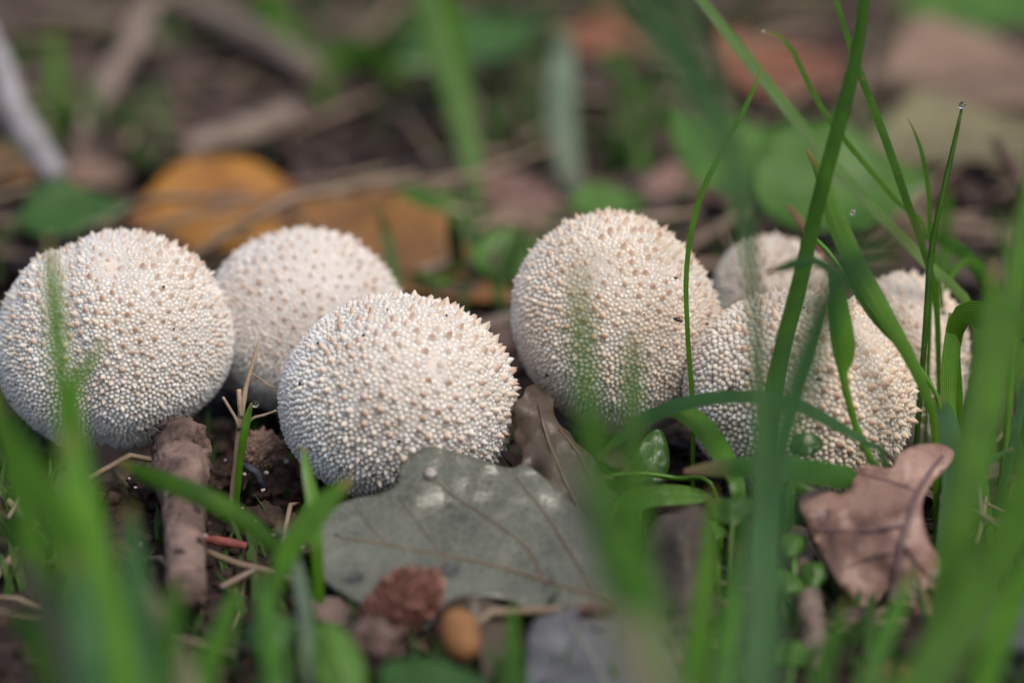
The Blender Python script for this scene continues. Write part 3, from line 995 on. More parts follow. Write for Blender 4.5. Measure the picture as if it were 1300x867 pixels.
# ------------------------------------------------------------------ background leaves
def flat_leaf(name, label, mat, cx, cy, length, width, ang, lobes=0, tilt=(0.0, 0.0), curl=0.3, h=0.004, vmat='vein_brown', cat='leaf', serr=0.0, group=None):
    """leaf lying on the ground at photo point (cx, cy); size in metres"""
    c = on_ground(cx, cy, h)
    n = 26
    top, bot = [], []
    pw_ = random.uniform(0.62, 0.9); pe_ = random.uniform(0.85, 1.25); asym = random.uniform(0.75, 1.15)
    for i in range(n + 1):
        u = i / n
        w = width / 2 * (math.sin(math.pi * u ** pw_) ** pe_) * (1 + 0.30 * mnoise.noise(Vector((u * 4.2, cx, 0)))) * (1 + (0.28 * math.sin(u * math.pi * 2 * lobes) if lobes else 0)) + 0.0004
        w *= 1 + serr * random.uniform(-1, 1)
        top.append(((u - 0.5) * length, w)); bot.append(((u - 0.5) * length, -w * asym * (1 + 0.32 * mnoise.noise(Vector((u * 4.6, cx, 7))))))
    O = [(x * 1e4, y * 1e4) for x, y in top + bot[::-1][1:-1]]
    ca, sa = math.cos(ang), math.sin(ang)
    tx, ty = tilt
    sd = random.random() * 50
    def f(x, y):
        x = x / 1e4; y = y / 1e4
        z = curl * (y * y / width * 2 + x * x / length * 0.6) + 0.08 * width * mnoise.noise(Vector((x / length * 3, y / width * 2, sd)))
        z += x * ty + y * tx
        return np.array([c[0] + x * ca - y * sa, c[1] + x * sa + y * ca, max(c[2] + z, -0.002)])
    le = length * 1e4
    vs = [('midrib', [(-le * 0.5, 0), (0, 0), (le * 0.45, 0)], length * 0.012, length * 0.004)]
    for k in range(4):
        u = -0.3 + k * 0.17
        for sgn in (-1, 1):
            vs.append(('vein', [(le * u, 0), (le * (u + 0.10), sgn * width * 1e4 * 0.20), (le * (u + 0.16), sgn * width * 1e4 * 0.34)], length * 0.005, length * 0.002))
    return leaf(name, label, cat, O, f, mat, vs, step=max(length, width) * 1e4 / 16, base=c, vmat=vmat, smooth=2, group=group)


flat_leaf('oak_leaf', 'bright orange-yellow leaf lying behind the creased and the white puffballs', 'leaf_orange', 302, 278, 0.050, 0.032, 0.22, 0, (0.35, 0.0), 0.3, 0.007)
flat_leaf('oak_leaf', 'long rust-brown leaf with orange edge behind the white puffball', 'leaf_rust', 515, 345, 0.072, 0.028, -0.75, 0, (0.35, -0.05), 0.35, 0.006)
flat_leaf('dead_leaf', 'broad tan leaf lying far back beside the khaki one', 'leaf_tan', 1245, 105, 0.055, 0.050, 0.2, 0, (0.25, 0), 0.2, 0.012)
flat_leaf('dead_leaf', 'khaki leaf in front of the broad tan leaf', 'leaf_khaki', 1240, 185, 0.062, 0.028, 0.25, 0, (0.30, 0), 0.25, 0.010)
flat_leaf('dead_leaf', 'red-brown leaf far back behind the thin curled grass tip', 'leaf_red', 1000, 100, 0.045, 0.035, 0.7, 0, (0.3, 0), 0.3, 0.010)
flat_leaf('dead_leaf', 'small orange-brown leaf far back behind the leafy sprig', 'leaf_red', 778, 55, 0.032, 0.022, -0.6, 0, (0.4, 0), 0.3, 0.010)
flat_leaf('dead_leaf', 'brown leaf scrap on the soil beside the pale grey-white twig', 'leaf_rust', 20, 215, 0.028, 0.018, 0.9, 0, (0.3, 0), 0.3, 0.006)
flat_leaf('dead_leaf', 'dusty pink leaf scrap behind the tall pale puffball', 'leaf_tan', 680, 290, 0.022, 0.014, 0.2, 0, (0.3, 0), 0.2, 0.006)
flat_leaf('dead_leaf', 'dull brown leaf between the small back puffball and the sprig', 'leaf_pink', 885, 255, 0.030, 0.020, 0.2, 0, (0.3, 0), 0.2, 0.006)
flat_leaf('dead_leaf', 'pale brown leaf scrap behind the creased puffball', 'leaf_tan', 118, 225, 0.018, 0.012, 0.1, 0, (0.3, 0), 0.2, 0.006)
flat_leaf('dead_leaf', 'mauve-brown leaf scrap beside the upright pale light-green blade', 'leaf_pink', 640, 250, 0.03, 0.018, -0.5, 0, (0.25, 0), 0.2, 0.006)

flat_leaf('dead_leaf', 'dark purplish brown leaf between the orange and the rust-brown ones', 'leaf_dusk', 445, 300, 0.036, 0.016, -0.5, 0, (0.3, 0), 0.25, 0.008)

# green herb leaves behind
def herb_leaf(label, cx, cy, length, width, ang, h, mat='herb', tilt=(0.3, 0), curl=0.25):
    t = flat_leaf('herb_leaf', label, mat, cx, cy, length, width, ang, 0, tilt, curl, h, vmat='herb_pale', serr=0.05)
    c = np.array(t.location)
    e = c + np.array([-math.cos(ang) * length * 0.5, -math.sin(ang) * length * 0.5, 0])
    e[2] = max(c[2] - tilt[1] * length * 0.5, 0.002)
    g = np.array([e[0] - 0.004, e[1] + 0.003, float(ground_h(e[0], e[1])) - 0.003])
    P = spline(np.array([e, (e + g) / 2 + np.array([-0.003, 0, 0.002]), g]), 10)
    V, F = tube_geo(P, 0.0006, 6)
    mesh_obj('leaf_stalk', V, F, 'herb', parent=t)
    return t


herb_leaf('broad green herb leaf rising behind the thin curved grass blade', 930, 200, 0.030, 0.024, 0.9, 0.022, tilt=(0.5, 0.2))
herb_leaf('glossy green herb leaf with pale sheen behind the crossing blades', 1065, 240, 0.040, 0.030, 0.1, 0.022, tilt=(0.55, 0.0))
herb_leaf('green herb leaf at the back beside the far tan leaf', 1262, 15, 0.055, 0.03, 0.1, 0.02, tilt=(0.4, 0.0))
herb_leaf('dark green herb leaf close behind the creased puffball', 95, 275, 0.025, 0.016, 0.2, 0.016, tilt=(0.5, 0.1), mat='herb_dark')
herb_leaf('small green seedling leaf at the foot of the upright light-green blade', 552, 265, 0.019, 0.016, 1.0, 0.010, tilt=(0.5, 0.0))
herb_leaf('bright green leaf in the gap between white and tall pale puffball', 660, 332, 0.021, 0.013, 0.1, 0.010, tilt=(0.45, 0.0))
herb_leaf('narrow green leaf peeping over the cap of the tall pale puffball', 775, 262, 0.018, 0.010, 0.1, 0.012, tilt=(0.45, 0.0))
herb_leaf('dark green leaf far back over the leaf litter', 600, 60, 0.05, 0.022, 0.7, 0.02, tilt=(0.4, 0.1), mat='herb_dark')

# ------------------------------------------------------------------ herb leaves in front of the clump
def px_leaf(label, outline, rows, mat='herb', veins=(), vmat='herb_pale', stalk_to=None, extra=None, step=8, name='herb_leaf', lw=0.0004):
    if not veins:
        o_ = np.array(outline, float); c_ = o_.mean(0); hh_ = (o_[:, 1].max() - o_[:, 1].min()) / 2
        ww_ = (o_[:, 0].max() - o_[:, 0].min()) / 2
        veins = [('midrib', [(c_[0], c_[1] + hh_ * 0.9), (c_[0] + 1, c_[1]), (c_[0], c_[1] - hh_ * 0.7)], 0.00025, 0.0001),
                 ('vein', [(c_[0], c_[1] + hh_ * 0.4), (c_[0] + ww_ * 0.3, c_[1] - hh_ * 0.1), (c_[0] + ww_ * 0.55, c_[1] - hh_ * 0.4)], 0.00012, 0.00006),
                 ('vein', [(c_[0], c_[1] + hh_ * 0.4), (c_[0] - ww_ * 0.3, c_[1] - hh_ * 0.1), (c_[0] - ww_ * 0.55, c_[1] - hh_ * 0.4)], 0.00012, 0.00006)]
    if extra is None:
        ex_c = np.array(outline, float).mean(0)
        extra = lambda x, y: 0.00006 * abs(x - ex_c[0]) + ripple(0.0012, 22, ex_c[0])(x, y)
    t = leaf(name, label, 'leaf', outline, plane_d(rows, extra), mat, veins, step=step, vmat=vmat)
    if stalk_to:
        a = np.array(at(*stalk_to[0])); pts = [a] + [np.array(at(*q)) for q in stalk_to[1:]]
        pts = to_ground(pts)
        P = spline(np.array(pts), 14)
        V, F = tube_geo(P, lw, 6)
        mesh_obj('leaf_stalk', V, F, vmat, parent=t)
    return t


def disc(cx, cy, rx, ry, n=14, a=0.0, notch=0.30):
    out = []
    for i in range(n):
        th = 2 * math.pi * i / n
        k = (1 - notch * max(0, math.cos(th + math.pi / 2)) ** 4) * (1 + 0.10 * math.sin(3 * th + cx))
        x, y = rx * k * math.cos(th), ry * k * math.sin(th)
        out.append((cx + x * math.cos(a) - y * math.sin(a), cy + x * math.sin(a) + y * math.cos(a)))
    return out


px_leaf('pale green spoon-shaped leaf lying at the foot of the tall pale puffball', [(775, 640), (800, 622), (845, 615), (885, 620), (905, 632), (880, 640), (840, 642), (800, 648)],
        [(610, 0.474), (650, 0.466)], veins=[('midrib', [(785, 640), (845, 628), (900, 631)], 0.0002, 0.0003)], vmat='herb', stalk_to=[(785, 640, 0.468), (770, 680, 0.462)])
px_leaf('round green clover leaflet in front of the broad beige puffball', disc(927, 645, 28, 20), [(620, 0.464), (670, 0.460)], 'herb', stalk_to=[(930, 660, 0.460), (925, 720, 0.460)])
px_leaf('small green leaflet hanging below the round clover leaflet', disc(905, 672, 17, 14), [(650, 0.462), (690, 0.459)], 'herb', stalk_to=[(908, 680, 0.46), (912, 730, 0.459)])
px_leaf('dark green round leaf growing against the broad beige puffball', [(1006, 560), (1012, 552), (1030, 550), (1042, 557), (1044, 566), (1034, 576), (1016, 579), (1005, 571)],
        [(545, 0.4745), (580, 0.4725)], 'herb_dark', veins=[('midrib', [(1008, 566), (1025, 565), (1040, 562)], 0.0001, 0.0002)], vmat='herb', stalk_to=[(1012, 577, 0.4725), (1010, 620, 0.472), (1006, 660, 0.474)])
px_leaf('pale clover leaflet beside the pinkish brown oak leaf', disc(1008, 690, 16, 17), [(670, 0.462), (720, 0.458)], 'herb', stalk_to=[(1008, 705, 0.46), (1010, 760, 0.458)])
px_leaf('clover leaflet low beside the grey lying twig', disc(1000, 738, 22, 16, a=0.4), [(710, 0.455), (760, 0.450)], 'herb', stalk_to=[(1002, 750, 0.452), (1004, 790, 0.451)])
px_leaf('clover leaflet next to the drooping point of the pinkish leaf', disc(1032, 728, 17, 20, a=-0.3), [(700, 0.459), (750, 0.455)], 'herb', stalk_to=[(1030, 745, 0.456), (1022, 790, 0.452)])
px_leaf('round clover leaflet in front of the grey lying twig', disc(1005, 828, 25, 19), [(800, 0.439), (860, 0.430)], 'herb', stalk_to=[(1005, 845, 0.433), (1000, 900, 0.426)])
px_leaf('green toothed leaf in the gap below the tall pale puffball', [(800, 600), (815, 560), (838, 545), (850, 580), (842, 615), (815, 625)], [(540, 0.489), (630, 0.482)], 'herb_dark',
        veins=[('midrib', [(838, 550), (828, 585), (812, 622)], 0.0001, 0.0002)], stalk_to=[(815, 620, 0.483), (812, 660, 0.480)])
px_leaf('blurred bright green leaf before the dark cone', [(395, 800), (420, 790), (450, 815), (465, 860), (450, 900), (415, 880), (398, 840)], [(780, 0.416), (900, 0.404)], 'herb',
        veins=[('midrib', [(410, 795), (430, 840), (450, 895)], 0.0003, 0.0005)], stalk_to=[(450, 895, 0.405), (470, 980, 0.4)])
px_leaf('blurred small dark leaf in the grass before the pale straw', [(310, 800), (345, 780), (380, 795), (360, 830), (325, 835)], [(770, 0.42), (850, 0.412)], 'herb_dark',
        stalk_to=[(345, 830, 0.413), (350, 950, 0.41)])
px_leaf('blurred dark green leaf in front of the orange acorn', [(480, 850), (530, 835), (590, 850), (620, 875), (560, 900), (500, 895)], [(830, 0.412), (910, 0.402)], 'herb_dark',
        stalk_to=[(520, 890, 0.403), (510, 980, 0.40)])

# ------------------------------------------------------------------ grass in and around the clump
blade('thin curved blade rising before the tall pale puffball, pointed tip',
      [(968, 80, 0.492), (950, 130, 0.490), (915, 195, 0.488), (886, 260, 0.487), (872, 340, 0.487), (873, 420, 0.488), (878, 490, 0.490), (880, 540, 0.492)], [1.5, 6.5, 8, 7.5, 7, 6.5, 6.5, 6], 'green', 0.3)
blade('long straight pale green blade slanting down behind the crossing blades',
      [(845, -60, 0.530), (890, 0, 0.528), (960, 88, 0.524), (1030, 175, 0.520), (1095, 250, 0.516), (1172, 330, 0.512), (1240, 410, 0.515)], [8, 14, 16, 16, 15, 13, 12], 'green_light', 0.2)
blade('dark upright blade crossing the long straight pale one',
      [(1103, -70, 0.468), (1097, 0, 0.469), (1082, 90, 0.470), (1057, 185, 0.471), (1036, 265, 0.472), (1014, 360, 0.473), (990, 450, 0.473), (975, 540, 0.472), (965, 640, 0.470)], [8, 15, 18, 20, 20, 22, 22, 24, 22], 'green', -0.3)
blade('narrow blade leaning in to meet the stem tipped with a drop',
      [(1050, -40, 0.498), (1066, 15, 0.498), (1091, 90, 0.498), (1122, 170, 0.499), (1148, 245, 0.500), (1175, 325, 0.502), (1190, 400, 0.505)], [3, 7, 10, 11, 11, 9, 8], 'green', 0.3)
blade('very thin blade with curled tip arching over the herb leaf',
      [(968, 39, 0.508), (985, 43, 0.508), (1005, 62, 0.507), (1028, 110, 0.507), (1055, 155, 0.507), (1095, 205, 0.508), (1140, 258, 0.510), (1185, 320, 0.513)], [2, 5, 6, 7, 7.5, 7, 6, 6], 'green', 0.2)
blade('short thin blade beside the stem with the drop', [(1153, 151, 0.500), (1168, 185, 0.500), (1178, 235, 0.501), (1181, 290, 0.502), (1182, 350, 0.505)], [1.5, 5, 6, 6, 6], 'green', 0.2)
stalk('thin upright stem tipped with a water drop', [(1221, 138, 0.496), (1212, 180, 0.496), (1196, 250, 0.496), (1182, 320, 0.497), (1176, 400, 0.497), (1170, 480, 0.498), (1164, 560, 0.499), (1162, 600, 0.500)],
      [1.6, 3, 3.6, 4, 3.8, 3.6, 3.6, 3.6], 'green')
blade('wide dark blade bending down in front of the broad beige puffball',
      [(1024, 190, 0.484), (1040, 215, 0.483), (1060, 270, 0.480), (1088, 335, 0.477), (1122, 395, 0.475), (1155, 452, 0.474), (1178, 505, 0.474), (1188, 560, 0.475)], [4, 14, 25, 28, 24, 17, 13, 10], 'green', 0.25, fold=0.5)
blade('drooping pointed sheath blade hanging before the broad beige puffball',
      [(1058, 340, 0.470), (1064, 380, 0.470), (1069, 420, 0.470), (1072, 450, 0.470), (1070, 474, 0.470), (1075, 500, 0.4705), (1088, 545, 0.471), (1108, 588, 0.470), (1115, 610, 0.469)], [16, 24, 29, 28, 12, 9.5, 9.5, 10.5, 10], 'green', 0.0, fold=0.6)
stalk('thin jointed stem with a brown node before the beige puffball', [(1020, 290, 0.482), (1050, 318, 0.480), (1083, 365, 0.478), (1105, 400, 0.477), (1128, 424, 0.4765), (1158, 455, 0.477), (1185, 495, 0.478), (1196, 540, 0.479)],
      [2.5, 3, 3.5, 4, 5, 3.2, 3.2, 3], 'green_bright')
blade('blue-green blade arching low across the broad beige puffball',
      [(758, 585, 0.478), (795, 548, 0.475), (840, 521, 0.472), (890, 507, 0.469), (950, 503, 0.467), (1010, 513, 0.466), (1055, 536, 0.466), (1100, 562, 0.467), (1125, 590, 0.468)], [5, 15, 19, 18, 18, 17, 16, 9, 8], 'green_blue', 0.35, fold=0.15)
blade('short glossy bright blade bending down beside the broad beige puffball',
      [(838, 524, 0.487), (862, 522, 0.483), (886, 535, 0.478), (908, 560, 0.473), (925, 590, 0.470), (938, 630, 0.466)], [8, 22, 27, 28, 25, 18], 'green_bright', 0.15, fold=0.3)
blade('horizontal green blade with withered tan tip before the broad beige puffball',
      [(868, 598, 0.462), (905, 594, 0.458), (960, 592, 0.455), (1010, 595, 0.455), (1055, 602, 0.462), (1095, 610, 0.469), (1125, 635, 0.472)], [6, 20, 28, 32, 32, 26, 20], 'green_tip', 0.2)
blade('small green blade tucked under the horizontal tan-tipped blade', [(1090, 628, 0.471), (1060, 632, 0.470), (1035, 630, 0.470), (1008, 618, 0.471), (1003, 650, 0.471)], [3, 14, 16, 14, 10], 'green_bright', 0.3)
blade('tall pale blade arching over, blurred high up and narrow near its foot',
      near([(770, -80, 0.385), (815, -10, 0.390), (870, 75, 0.400), (918, 175, 0.414), (944, 270, 0.430), (957, 380, 0.442), (963, 500, 0.446), (962, 620, 0.446), (955, 720, 0.444)], 2.0), [40, 60, 62, 42, 24, 16, 17, 18, 18], 'green_pale', 0.0, fold=0.15)
blade('broad blurred blade bent over at its tip before the beige puffball',
      near([(1165, 296, 0.398), (1120, 318, 0.399), (1078, 338, 0.400), (1046, 390, 0.402), (1015, 470, 0.404), (990, 560, 0.405), (975, 660, 0.405), (966, 780, 0.403), (962, 900, 0.400), (962, 1000, 0.396)], 1.75), [12, 36, 46, 44, 44, 46, 48, 46, 46, 42], 'green_blue', 0.1, fold=0.15)
blade('slim dark blade running beside the broad bent-over blade', [(1052, 395, 0.440), (1032, 450, 0.440), (1010, 515, 0.440), (990, 590, 0.440), (982, 680, 0.438), (980, 790, 0.432)], [3, 13, 15, 17, 18, 18], 'green', 0.2)
blade('small cross-lying blade tip over the small back puffball', [(972, 346, 0.452), (1000, 338, 0.450), (1030, 330, 0.448), (1056, 345, 0.446), (1050, 390, 0.445), (1028, 460, 0.445), (1000, 560, 0.446), (985, 680, 0.445)], [2, 13, 15, 12, 8, 6, 6, 6], 'green_blue', 0.1)
blade('blurred blade standing up before the tall pale puffball, long',
      near([(733, 325, 0.430), (737, 400, 0.428), (745, 490, 0.424), (762, 590, 0.418), (785, 690, 0.411), (812, 790, 0.404), (838, 880, 0.398), (855, 960, 0.394)], 2.1), [6, 22, 26, 34, 44, 48, 50, 46], 'green', 0.1)
blade('blurred shorter blade beside the long one, before the tall pale puffball', near([(803, 408, 0.436), (802, 470, 0.435), (803, 540, 0.434), (808, 620, 0.431), (818, 720, 0.426), (830, 840, 0.418)], 2.1), [5, 22, 26, 26, 24, 24], 'green', -0.1)
blade('blurred olive dead blade leaning over the grey-green oak leaf', near([(700, 560, 0.432), (730, 610, 0.424), (765, 690, 0.414), (800, 790, 0.404), (830, 890, 0.396), (850, 980, 0.391)], 2.1), [8, 34, 48, 54, 56, 50], 'dead_blade', 0.0)
blade('blurred green blade close behind the olive dead blade', near([(770, 640, 0.425), (800, 700, 0.42), (825, 770, 0.414), (848, 860, 0.406), (858, 940, 0.40)], 2.1), [6, 26, 34, 36, 36], 'green_bright', 0.0)
stalk('thin bright grass stem lying in the dark gap', [(770, 603, 0.480), (815, 601, 0.481), (858, 607, 0.482), (905, 618, 0.480)], [2, 3.5, 3.5, 3], 'green_bright')

# right hand mass of grass
blade('blurred tall blade rising highest beside the stone', near([(1330, 120, 0.430), (1308, 260, 0.426), (1283, 400, 0.421), (1252, 540, 0.416), (1222, 680, 0.410), (1196, 800, 0.404)], 1.35), [16, 28, 34, 36, 36, 32], 'green', 0.1)
blade('very broad blurred blade sweeping low in front of the stone', near([(1345, 500, 0.392), (1312, 590, 0.391), (1275, 690, 0.390), (1225, 790, 0.388), (1170, 870, 0.385), (1120, 940, 0.383)], 1.25), [24, 46, 54, 58, 60, 56], 'green', 0.1)
blade('blurred blade standing between the pinkish leaf and the stone', near([(1262, 330, 0.443), (1252, 420, 0.441), (1240, 520, 0.438), (1222, 620, 0.434), (1205, 710, 0.430), (1190, 800, 0.425)], 1.3), [8, 28, 34, 36, 34, 30], 'green', -0.1)
blade('folded dark blade next to the beige puffball, upright leg', [(1216, 398, 0.494), (1213, 430, 0.493), (1208, 475, 0.492), (1208, 520, 0.491), (1216, 570, 0.490)], [20, 25, 24, 18, 12], 'green', 0.5, fold=0.5)
blade('wide blade folded over on top of the dark upright one', [(1330, 425, 0.480), (1290, 412, 0.483), (1250, 402, 0.487), (1222, 402, 0.491), (1212, 440, 0.494), (1218, 520, 0.497)], [14, 34, 38, 30, 16, 10], 'green', 0.15, fold=0.12)
blade('blue-green blade with a brown nick, standing behind the pinkish leaf', [(1187, 503, 0.478), (1196, 520, 0.478), (1208, 560, 0.477), (1212, 610, 0.476), (1205, 660, 0.474), (1196, 720, 0.470)], [12, 27, 31, 31, 26, 20], 'green_blue', 0.25)
blade('short pale blade lying across the dry stems under the grass', [(1286, 569, 0.480), (1265, 580, 0.480), (1244, 596, 0.481), (1230, 640, 0.482)], [5, 7, 7, 6], 'green_blue', 0.2)
stalk('upright grass stem rising behind the folded-over wide blade', [(1292, 330, 0.505), (1286, 430, 0.504), (1280, 530, 0.503), (1272, 620, 0.502)], [3.5, 5, 5.5, 5.5], 'green')
blade('thin dark blade crossing behind the folded blade', [(1190, 380, 0.52), (1230, 330, 0.53), (1275, 390, 0.52), (1300, 470, 0.51), (1310, 560, 0.505)], [3, 9, 12, 13, 12], 'green', 0.2)
blade('long dark blade drooping behind the thin stem with the drop', [(1150, 300, 0.545), (1200, 305, 0.540), (1245, 345, 0.530), (1280, 420, 0.522), (1300, 520, 0.515)], [3, 16, 20, 18, 14], 'green', 0.3)
for k, (x0, y0, x1, y1, d) in enumerate([(1255, 470, 1240, 640, 0.492), (1300, 470, 1262, 660, 0.487), (1235, 560, 1258, 690, 0.484), (1310, 590, 1280, 720, 0.472), (1284, 520, 1300, 690, 0.480), (1225, 590, 1200, 690, 0.486),
                                         (1320, 640, 1240, 760, 0.455), (1340, 380, 1300, 650, 0.47)]):
    blade('short soft green blade in the grass beside the folded-over wide blade', [(x0, y0, d), ((x0 * 2 + x1) / 3 + 6, (y0 * 2 + y1) / 3, d), ((x0 + 2 * x1) / 3 + 4, (y0 + 2 * y1) / 3, d), (x1, y1, d)],
          [2, 11, 12, 10], ['green', 'green_blue', 'green_bright'][k % 3], 0.3 * (k % 3), group='short blades beside the folded-over blade')

# left foreground grass
LF = [('blurred upright blade before the creased puffball, with a pointed tip', [(62, 300, 0.425), (66, 350, 0.424), (70, 400, 0.422), (78, 480, 0.418), (92, 590, 0.412), (112, 720, 0.405), (132, 860, 0.398)], [5, 20, 24, 26, 34, 40, 40], 'green'),
      ('blurred dark blade bent sideways before the creased puffball', [(135, 425, 0.435), (118, 455, 0.433), (98, 485, 0.431), (96, 520, 0.428), (108, 600, 0.422), (130, 720, 0.414), (150, 850, 0.405)], [4, 14, 16, 18, 24, 28, 30], 'green'),
      ('broad blurred bright blade rising in front of the creased puffball', [(85, 545, 0.408), (98, 620, 0.405), (118, 710, 0.401), (138, 800, 0.397), (155, 890, 0.392), (165, 980, 0.388)], [8, 38, 48, 52, 52, 48], 'green_bright'),
      ('broad blurred blade slanting over the bent dry straw', [(-25, 500, 0.412), (15, 560, 0.408), (60, 640, 0.403), (95, 730, 0.398), (118, 830, 0.393), (125, 940, 0.389)], [10, 34, 44, 48, 50, 46], 'green'),
      ('blurred low blade sweeping across the broken stick', [(150, 586, 0.447), (195, 606, 0.444), (245, 625, 0.443), (295, 650, 0.443), (345, 690, 0.441), (385, 740, 0.439)], [6, 22, 27, 25, 20, 14], 'green'),
      ('blurred green blade curling up at the foot of the spiny puffball', [(448, 606, 0.452), (425, 628, 0.450), (400, 655, 0.448), (372, 690, 0.445), (350, 740, 0.44), (340, 800, 0.432)], [5, 24, 32, 28, 22, 18], 'green'),
      ('narrow blurred blade pressed to the edge of the spiny puffball', [(384, 565, 0.462), (390, 600, 0.461), (398, 640, 0.459), (402, 690, 0.456)], [4, 13, 17, 15], 'green_bright'),
      ('pale blurred blade low in the grass before the creased puffball', [(95, 700, 0.395), (108, 770, 0.392), (118, 850, 0.389), (124, 940, 0.386)], [10, 38, 46, 44], 'green_blue'),
      ('blurred stubby blade between the bright blade and the broken stick', [(165, 640, 0.42), (172, 720, 0.415), (178, 800, 0.41), (182, 890, 0.402)], [8, 30, 36, 34], 'green_blue'),
      ('blurred short blade in front of the broken stick base', [(225, 730, 0.42), (218, 790, 0.414), (205, 850, 0.408), (198, 930, 0.402)], [6, 28, 34, 32], 'green'),
      ('blurred blade crossing low beside the dry bent straw', [(20, 700, 0.42), (55, 760, 0.412), (80, 830, 0.405), (95, 910, 0.398)], [6, 26, 34, 34], 'dead_blade'),
      ('faint thin blade rising beside the bent dry straw', [(-12, 470, 0.44), (2, 540, 0.436), (22, 620, 0.43), (45, 720, 0.422), (60, 830, 0.414)], [4, 16, 22, 24, 24], 'green'),
      ('pale straw blade slanting before the grey-green leaf tip', [(352, 660, 0.452), (372, 705, 0.448), (384, 760, 0.443), (390, 820, 0.436)], [4, 14, 16, 14], 'green_grey'),
      ]
for i_, (lab, pts, w, m) in enumerate(LF):
    blade(lab, near(pts, 1.15 if i_ in (4, 6) else 1.5), w, m, random.uniform(-0.2, 0.2))

FG = [('blurred dark blade low before the red twig', [(300, 740, 0.43), (285, 790, 0.422), (262, 850, 0.414), (250, 930, 0.405)], [6, 30, 40, 40], 'green'),
      ('blurred bright blade low before the pale straw', [(330, 720, 0.432), (338, 780, 0.424), (350, 850, 0.416), (356, 930, 0.407)], [6, 26, 34, 34], 'green_bright'),
      ('blurred olive blade low before the broken stick', [(150, 690, 0.425), (190, 760, 0.418), (225, 830, 0.41), (245, 910, 0.402)], [6, 28, 36, 36], 'dead_blade'),
      ('blurred dark blade bent towards the bent straw', [(-10, 640, 0.43), (20, 690, 0.425), (60, 760, 0.418), (85, 850, 0.41), (95, 940, 0.40)], [6, 28, 36, 40, 40], 'green'),
      ('blurred dark blade low under the bent dry straw, half hidden', [(10, 770, 0.42), (40, 810, 0.415), (70, 860, 0.41), (85, 930, 0.40)], [8, 34, 42, 42], 'green'),
      ('blurred blade before the dark grey curled leaf', [(905, 620, 0.43), (900, 700, 0.424), (890, 780, 0.417), (885, 860, 0.41), (884, 940, 0.402)], [5, 24, 30, 32, 32], 'green'),
      ('blurred soft blade before the clover leaflets', [(935, 690, 0.43), (930, 760, 0.424), (920, 830, 0.416), (915, 920, 0.406)], [6, 28, 34, 34], 'green_bright'),
      ('blurred blade in front of the grey lying twig', [(1075, 760, 0.43), (1062, 800, 0.425), (1045, 850, 0.418), (1035, 930, 0.408)], [6, 28, 34, 34], 'green'),
      ('blurred bright blade below the pinkish oak leaf', [(1160, 720, 0.43), (1140, 770, 0.425), (1115, 830, 0.418), (1098, 910, 0.408)], [6, 26, 34, 34], 'green_bright'),
      ('blurred dark blade before the dark bluish stone', [(1320, 690, 0.425), (1290, 760, 0.418), (1262, 830, 0.411), (1245, 910, 0.403)], [8, 36, 44, 44], 'green'),
      ('blurred blade between slate leaf and orange acorn', [(655, 760, 0.435), (650, 800, 0.429), (655, 850, 0.421), (662, 920, 0.411)], [5, 20, 26, 26], 'green')]
for lab, pts, w, m in FG:
    blade(lab, near(pts, 1.35), [q * 0.8 for q in w], m, random.uniform(-0.2, 0.2))

